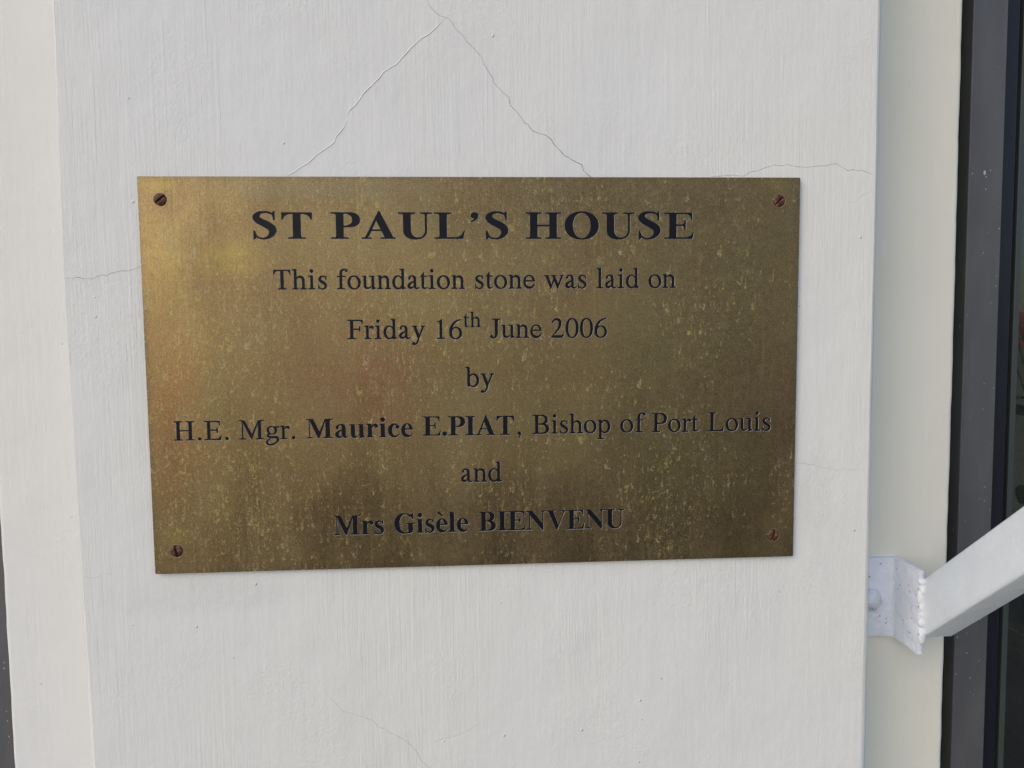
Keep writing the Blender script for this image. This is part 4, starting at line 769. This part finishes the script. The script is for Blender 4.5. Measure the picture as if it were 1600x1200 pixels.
def screw(x, z, slot_deg, r=.0039, proud=.0012, dot=False):
    bm = bmesh.new()
    rings = 12; seg = 48
    rs = [r * (i / rings) ** .85 for i in range(rings + 1)]
    ca, sa = math.cos(rad(slot_deg)), math.sin(rad(slot_deg))
    def pt(rr, a):
        wob = 1 + .025 * math.sin(3 * a + x * 900) + .02 * math.sin(7 * a)
        px, pz = rr * math.cos(a) * wob, rr * math.sin(a) * wob
        y = -proud * (1 - (rr / r) ** 2.2)
        w = -px * sa + pz * ca            # distance from the slot axis
        l = px * ca + pz * sa
        sw = .00050
        if abs(w) < sw: y += .0010
        elif abs(w) < sw + .00025: y += .0010 * (1 - (abs(w) - sw) / .00025)
        y += .0004 * math.exp(-(rr / .0009) ** 2)
        y = min(y, .0002)
        return px, y, pz, abs(w) < sw or rr < .0008
    grid = []
    c0 = bm.verts.new((0, pt(0, 0)[1], 0)); 
    for i in range(1, rings + 1):
        row = []
        for j in range(seg):
            p = pt(rs[i], j / seg * 2 * math.pi)
            row.append((bm.verts.new(p[:3]), p[3]))
        grid.append(row)
    for j in range(seg):
        f = bm.faces.new((c0, grid[0][j][0], grid[0][(j + 1) % seg][0])); f.material_index = 1
    for a, b in zip(grid, grid[1:]):
        for j in range(seg):
            k = (j + 1) % seg
            f = bm.faces.new((a[j][0], b[j][0], b[k][0], a[k][0]))
            f.material_index = 1 if sum(q[1] for q in (a[j], b[j], b[k], a[k])) >= 3 else 0
    rim = [bm.verts.new((v.co.x * 1.01, .0016, v.co.z * 1.01)) for v, _ in grid[-1]]
    for j in range(seg):
        k = (j + 1) % seg
        f = bm.faces.new((grid[-1][j][0], rim[j], rim[k], grid[-1][k][0])); f.material_index = 1
    bm.faces.new(rim)
    me = bm_mesh(bm, 'screw', True)
    me.set_sharp_from_angle(angle=rad(45))
    o = link('screw', me, [M_RUST, M_SLOT], plaque)
    o.location = (x, YF - .00040, z)
    return o
screw(-.1965, .1118, 38)
s2 = screw(.1965, .1102, 48)
screw(-.1960, -.1106, 105)
screw(.1954, -.1111, 70)
# countersink lips round the screws
for x, z in ((-.1965, .1118), (.1965, .1102), (-.1960, -.1106), (.1954, -.1111)):
    bm = bmesh.new()
    for i in range(40):
        a = i / 40 * 2 * math.pi
        for rr, y in ((.0040, .0002), (.0043, -.00022), (.0049, .0002)):
            bm.verts.new((rr * math.cos(a) * (1 + .01 * math.sin(5 * a)), y, rr * math.sin(a)))
    bm.verts.ensure_lookup_table()
    for i in range(40):
        j = (i + 1) % 40
        for q in range(2):
            bm.faces.new([bm.verts[i * 3 + q], bm.verts[i * 3 + q + 1], bm.verts[j * 3 + q + 1], bm.verts[j * 3 + q]])
    o = link('screw_hole_rim', bm_mesh(bm, 'screw_hole_rim', True), M_CUT2 if 'M_CUT2' in globals() else flat('burnished_brass', (.30, .24, .13), .4, .8), plaque)
    M_CUT2 = o.data.materials[0]
    o.location = (x, YF, z)

# ------------------------------------------------------------------ strut welded to its angle bracket
XF = .3145                                # outer corner of the angle
strut = root('steel_strut', (XF, D, -.178), 'white painted square steel strut rising from a welded angle bracket on the side wall', 'strut')
def loc(bm):                              # world -> strut space
    bmesh.ops.translate(bm, verts=bm.verts, vec=(-XF, -D, .178))
    return bm
T = .0036
ZLo, ZHi = -.2095, -.1480
def sub_box(x0, x1, y0, y1, z0, z1, nx, ny, nz, amp):
    bm = box_bm(x0, x1, y0, y1, z0, z1, .0009, 3)
    bmesh.ops.subdivide_edges(bm, edges=[e for e in bm.edges if e.calc_length() > .006], cuts=8, use_grid_fill=True)
    for v in bm.verts:
        q = v.co * 420
        v.co += Vector((math.sin(q.z * 1.3 + q.y), math.sin(q.x + q.z * .9), math.sin(q.x * 1.1 + q.y * 1.2))) * amp
    return bm
bm = bmesh.new()
# L section: flange on the wall, leg standing out towards the viewer, with a rounded inner corner
prof = [(XF - .0155 - .034, D + .0), (XF + T, D), (XF + T, D - .0365), (XF + T * .8, D - .0372), (XF + .0003, D - .0370), (XF - .0002, D - .0360)]
for k in range(7):
    a = k / 6 * math.pi / 2
    prof.append((XF - .0042 + .0042 * math.cos(a), D - T - .0042 + .0042 * math.sin(a)))
prof.append((XF - .0155 - .034, D - T))
NZ = 26
rows = []
for j in range(NZ + 1):
    s = j / NZ
    z = ZLo + (ZHi - ZLo) * s
    row = []
    for i, (px, py) in enumerate(prof):
        n1 = .00018 * math.sin(z * 700 + i) + random.uniform(-.00010, .00010)
        n2 = .00022 * math.sin(z * 520 + i * 2) + random.uniform(-.00010, .00010)
        k = .0005 if (2 <= i <= 5) else 0
        row.append(bm.verts.new((px + n1, py + n2 + random.uniform(-k, k) * .6, z + (random.uniform(-.0003, .0003) if j in (0, NZ) else 0))))
    rows.append(row)
n = len(prof)
for a, b in zip(rows, rows[1:]):
    for i in range(n):
        bm.faces.new((a[i], a[(i + 1) % n], b[(i + 1) % n], b[i]))
bm.faces.new(rows[0]); bm.faces.new(rows[-1])
bmesh.ops.bevel(bm, geom=[e for e in bm.edges if len(e.link_faces) == 2 and e.calc_face_angle(0) > 1.2], offset=.0005, segments=2, affect='EDGES')
me = bm_mesh(loc(bm), 'angle_bracket', True)
me.set_sharp_from_angle(angle=rad(50))
link('angle_bracket', me, M_BRACKET, strut)
# hexagonal bolt head on the flange, under paint
bm = bmesh.new()
bmesh.ops.create_cone(bm, cap_ends=True, segments=6, radius1=.0090, radius2=.0084, depth=.0050)
bmesh.ops.bevel(bm, geom=list(bm.edges), offset=.0011, segments=3, affect='EDGES')
bmesh.ops.rotate(bm, verts=bm.verts, matrix=Matrix.Rotation(rad(90), 3, 'X') @ Matrix.Rotation(rad(14), 3, 'Z'))
bmesh.ops.translate(bm, verts=bm.verts, vec=(.2965, D - T - .0027, -.1800))
bk = link('bolt', bm_mesh(loc(bm), 'bolt', True), M_BRACKET, strut)
# tube
u = Vector((.0687, -.7497, .6582)).normalized()
A0 = Vector((.3180, .0245, -.1540)); B0 = Vector((.3180, .0245, -.1975))
TW = .0245
bm = bmesh.new()
hd = (A0 - B0)
across = Vector((1, 0, 0))
corn = [(0, 0), (TW, 0), (TW, 1), (0, 1)]
rr = .0026
prof = []
hl = hd.length
for (cx, cz), (dx, dz), a0_ in (((rr, rr), 0, 180), ((TW - rr, rr), 0, 270), ((TW - rr, hl - rr), 0, 0), ((rr, hl - rr), 0, 90)) if False else []:
    pass
cs_ = [((rr, rr), 180), ((TW - rr, rr), 270), ((TW - rr, hl - rr), 0), ((rr, hl - rr), 90)]
for (cx, cz), st_ in cs_:
    for k in range(6):
        a = rad(st_ + k * 18)
        prof.append((cx + rr * math.cos(a), cz + rr * math.sin(a)))
def tube_ring(org, k, shrink=0.0):
    out = []
    for px, pz in prof:
        px2 = TW / 2 + (px - TW / 2) * (1 - shrink); pz2 = hl / 2 + (pz - hl / 2) * (1 - shrink)
        out.append(bm.verts.new(org + across * px2 + Vector((0, 0, 1)) * pz2 + u * k))
    return out
r0 = tube_ring(B0, -.004, .12)
r1 = tube_ring(B0, .0)
r2 = tube_ring(B0, .95)
r3 = tube_ring(B0, .952, .12)
n = len(prof)
for a, b in ((r0, r1), (r1, r2), (r2, r3)):
    for i in range(n):
        bm.faces.new((a[i], a[(i + 1) % n], b[(i + 1) % n], b[i]))
bm.faces.new(r0); bm.faces.new(r3)
me = bm_mesh(loc(bm), 'square_tube', True)
me.set_sharp_from_angle(angle=rad(35))
link('square_tube', me, M_TUBE, strut)
# weld: overlapping lumps down the front edge of the angle
bm = bmesh.new()
z = -.1560
i = 0
while z > -.2025:
    r = random.uniform(.0022, .0031)
    b = bmesh.ops.create_icosphere(bm, subdivisions=3, radius=r)
    zk = random.choice((1.0, 1.5, 2.2)); wx = random.uniform(-.0014, .0006); wy = random.uniform(-.0004, .0008)
    for v in b['verts']:
        q = v.co
        k = 1 + .03 * math.sin(q.x * 1800 + i * 2) * math.cos(q.z * 1500 + i)
        v.co = Vector((q.x * 1.0 * k, q.y * .75 * k, q.z * zk * k))
        v.co += Vector((.3172 + wx, D - .0370 + wy, z))
    z -= r * zk * random.uniform(.95, 1.3)
    i += 1
bw = bm_mesh(loc(bm), 'weld_bead', True)
wob = link('weld_bead', bw, M_WELD, strut)
rm = wob.modifiers.new('join', 'REMESH'); rm.mode = 'VOXEL'; rm.voxel_size = .00035; rm.use_smooth_shade = True
sm = wob.modifiers.new('soft', 'SMOOTH'); sm.iterations = 4

# ------------------------------------------------------------------ window on the right, and the one on the left
def window(sx, label):
    """sx=+1: window to the right of the wall; sx=-1 mirrored on the left"""
    w = root('aluminium_window', (sx * .361, .10, -1.0), label, 'window', 'dark framed windows beside the pillar')
    def part(name, x0, x1, y0, y1, z0, z1, mat, bev=.0008):
        bm = box_bm(min(sx * x0, sx * x1), max(sx * x0, sx * x1), y0, y1, z0, z1, bev)
        bmesh.ops.translate(bm, verts=bm.verts, vec=(-sx * .361, -.10, 1.0))
        return link(name, bm_mesh(bm, name), mat, w)
    k = .0
    part('gap_strip', .330, .388 if sx > 0 else .3458, .102, .150, -1.4, 1.4, M_GAP, .001)
    part('frame', .3885 if sx > 0 else .3462, .4165, .090, .150, -1.4, 1.4, M_FRAME)
    part('gasket', .4170 + k, .4195 + k, .104, .150, -1.4, 1.4, M_RUBBER, 0)
    part('sash', .4197 + k, .4375 + k, .105, .150, -1.38, 1.38, M_SASH)
    part('gasket', .4378 + k, .4480 + k, .119, .150, -1.38, 1.38, M_RUBBER, 0)
    part('glazing_bead', .4482 + k, .4535 + k, .115, .150, -1.38, 1.38, M_BEAD)
    part('glass_pane', .4537 + k, 1.35, .128, .134, -1.38, 1.38, M_GLASS, 0)
    part('frame', 1.3505, 1.40, .090, .150, -1.4, 1.4, M_FRAME)
    part('frame', .4537 + k, 1.3503, .091, .149, 1.3805, 1.42, M_FRAME)
    return w
window(1, 'grey and dark blue aluminium window with glass on the right of the pillar')
window(-1, 'grey aluminium window frame showing as a sliver at the lower left edge')

# dim room behind the windows
room = root('room', (0, .2, -1.45), 'dim room behind the right-hand window', 'room', kind='structure')
def rpart(name, x0, x1, y0, y1, z0, z1, mat):
    bm = box_bm(x0, x1, y0, y1, z0, z1)
    bmesh.ops.translate(bm, verts=bm.verts, vec=(0, -.2, 1.45))
    return link(name, bm_mesh(bm, name), mat, room)
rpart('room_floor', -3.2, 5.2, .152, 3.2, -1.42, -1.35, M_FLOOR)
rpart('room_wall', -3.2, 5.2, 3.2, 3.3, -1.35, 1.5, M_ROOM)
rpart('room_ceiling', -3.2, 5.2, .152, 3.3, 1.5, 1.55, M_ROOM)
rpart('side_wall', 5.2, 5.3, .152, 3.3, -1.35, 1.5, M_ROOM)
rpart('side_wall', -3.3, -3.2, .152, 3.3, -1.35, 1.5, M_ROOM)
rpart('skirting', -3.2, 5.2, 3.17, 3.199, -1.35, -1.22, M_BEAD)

# potted plant with a red flower on a small table just inside the window
tb = root('side_table', (1.10, .62, -1.35), 'small dark table inside the right-hand window, holding the flower pot', 'table')
def tpart(name, x0, x1, y0, y1, z0, z1, mat, bev=.004):
    return link(name, bm_mesh(box_bm(x0, x1, y0, y1, z0, z1, bev), name), mat, tb)
tpart('table_top', -.24, .24, -.20, .20, .86, .89, M_ROOM)
for sx in (-1, 1):
    for sy in (-1, 1):
        tpart('leg', sx * .21 - .02, sx * .21 + .02, sy * .17 - .02, sy * .17 + .02, 0, .859, M_ROOM)
pl = root('potted_plant', (.93, .62, -.459), 'potted plant with a red flower behind the right-hand window glass', 'plant')
bm = bmesh.new()
prof_ = [(0, 0), (.045, 0), (.062, .10), (.068, .10), (.068, .12), (.056, .12), (.054, .09), (0, .09)]
rg = [[bm.verts.new((r * math.cos(a / 24 * 2 * math.pi), r * math.sin(a / 24 * 2 * math.pi), z)) for a in range(24)] for r, z in prof_[1:-1]]
for a_, b_ in zip(rg, rg[1:]):
    for i in range(24):
        bm.faces.new((a_[i], a_[(i + 1) % 24], b_[(i + 1) % 24], b_[i]))
bm.faces.new(rg[0]); bm.faces.new(rg[-1])
link('pot', bm_mesh(bm, 'pot', True), M_POT, pl)
random.seed(5)
def petal(bm, c, d, ln, wd, up):
    d = d.normalized(); s = d.cross(up).normalized()
    rows_ = []
    for k in range(6):
        u_ = k / 5
        w = wd * math.sin(math.pi * (.08 + .88 * u_)) ** .8
        p = c + d * ln * u_ - up * ln * .35 * u_ * u_
        rows_.append([bm.verts.new(p - s * w + up * w * .25), bm.verts.new(p), bm.verts.new(p + s * w + up * w * .25)])
    for a_, b_ in zip(rows_, rows_[1:]):
        bm.faces.new((a_[0], a_[1], b_[1], b_[0])); bm.faces.new((a_[1], a_[2], b_[2], b_[1]))
tips = []
bm = bmesh.new()
for k in range(9):
    a = k * 2.4; top = Vector((math.cos(a) * random.uniform(.02, .09), math.sin(a) * random.uniform(.02, .09), random.uniform(.26, .46)))
    if k == 0: top = Vector((-.095, 0, .475))
    prev = None
    for j in range(9):
        s_ = j / 8
        c_ = Vector((top.x * s_ ** 1.5, top.y * s_ ** 1.5, .09 + (top.z - .09) * s_))
        rr_ = .0028 * (1 - .4 * s_)
        row = [bm.verts.new(c_ + Vector((math.cos(q * math.pi / 3) * rr_, math.sin(q * math.pi / 3) * rr_, 0))) for q in range(6)]
        if prev:
            for q in range(6): bm.faces.new((prev[q], prev[(q + 1) % 6], row[(q + 1) % 6], row[q]))
        prev = row
    tips.append(top)
link('stems', bm_mesh(bm, 'stems', True), M_LEAF, pl)
for k in range(26):
    bm = bmesh.new()
    t_ = tips[k % 9]; s_ = random.uniform(.25, .8)
    c_ = Vector((t_.x * s_, t_.y * s_, .09 + (t_.z - .09) * s_))
    a = random.uniform(0, 6.28)
    petal(bm, c_, Vector((math.cos(a), math.sin(a), .25)), random.uniform(.06, .10), random.uniform(.018, .028), Vector((0, 0, 1)))
    link('leaf', bm_mesh(bm, 'leaf', True), M_LEAF, pl)
bm = bmesh.new()
for k in range(30):
    v = Vector((random.gauss(0, 1), random.gauss(0, 1), random.gauss(0, 1) + .3)).normalized()
    petal(bm, tips[0] + v * .008, v, .026, .010, v.orthogonal().normalized())
link('flower', bm_mesh(bm, 'flower', True), M_RED, pl)
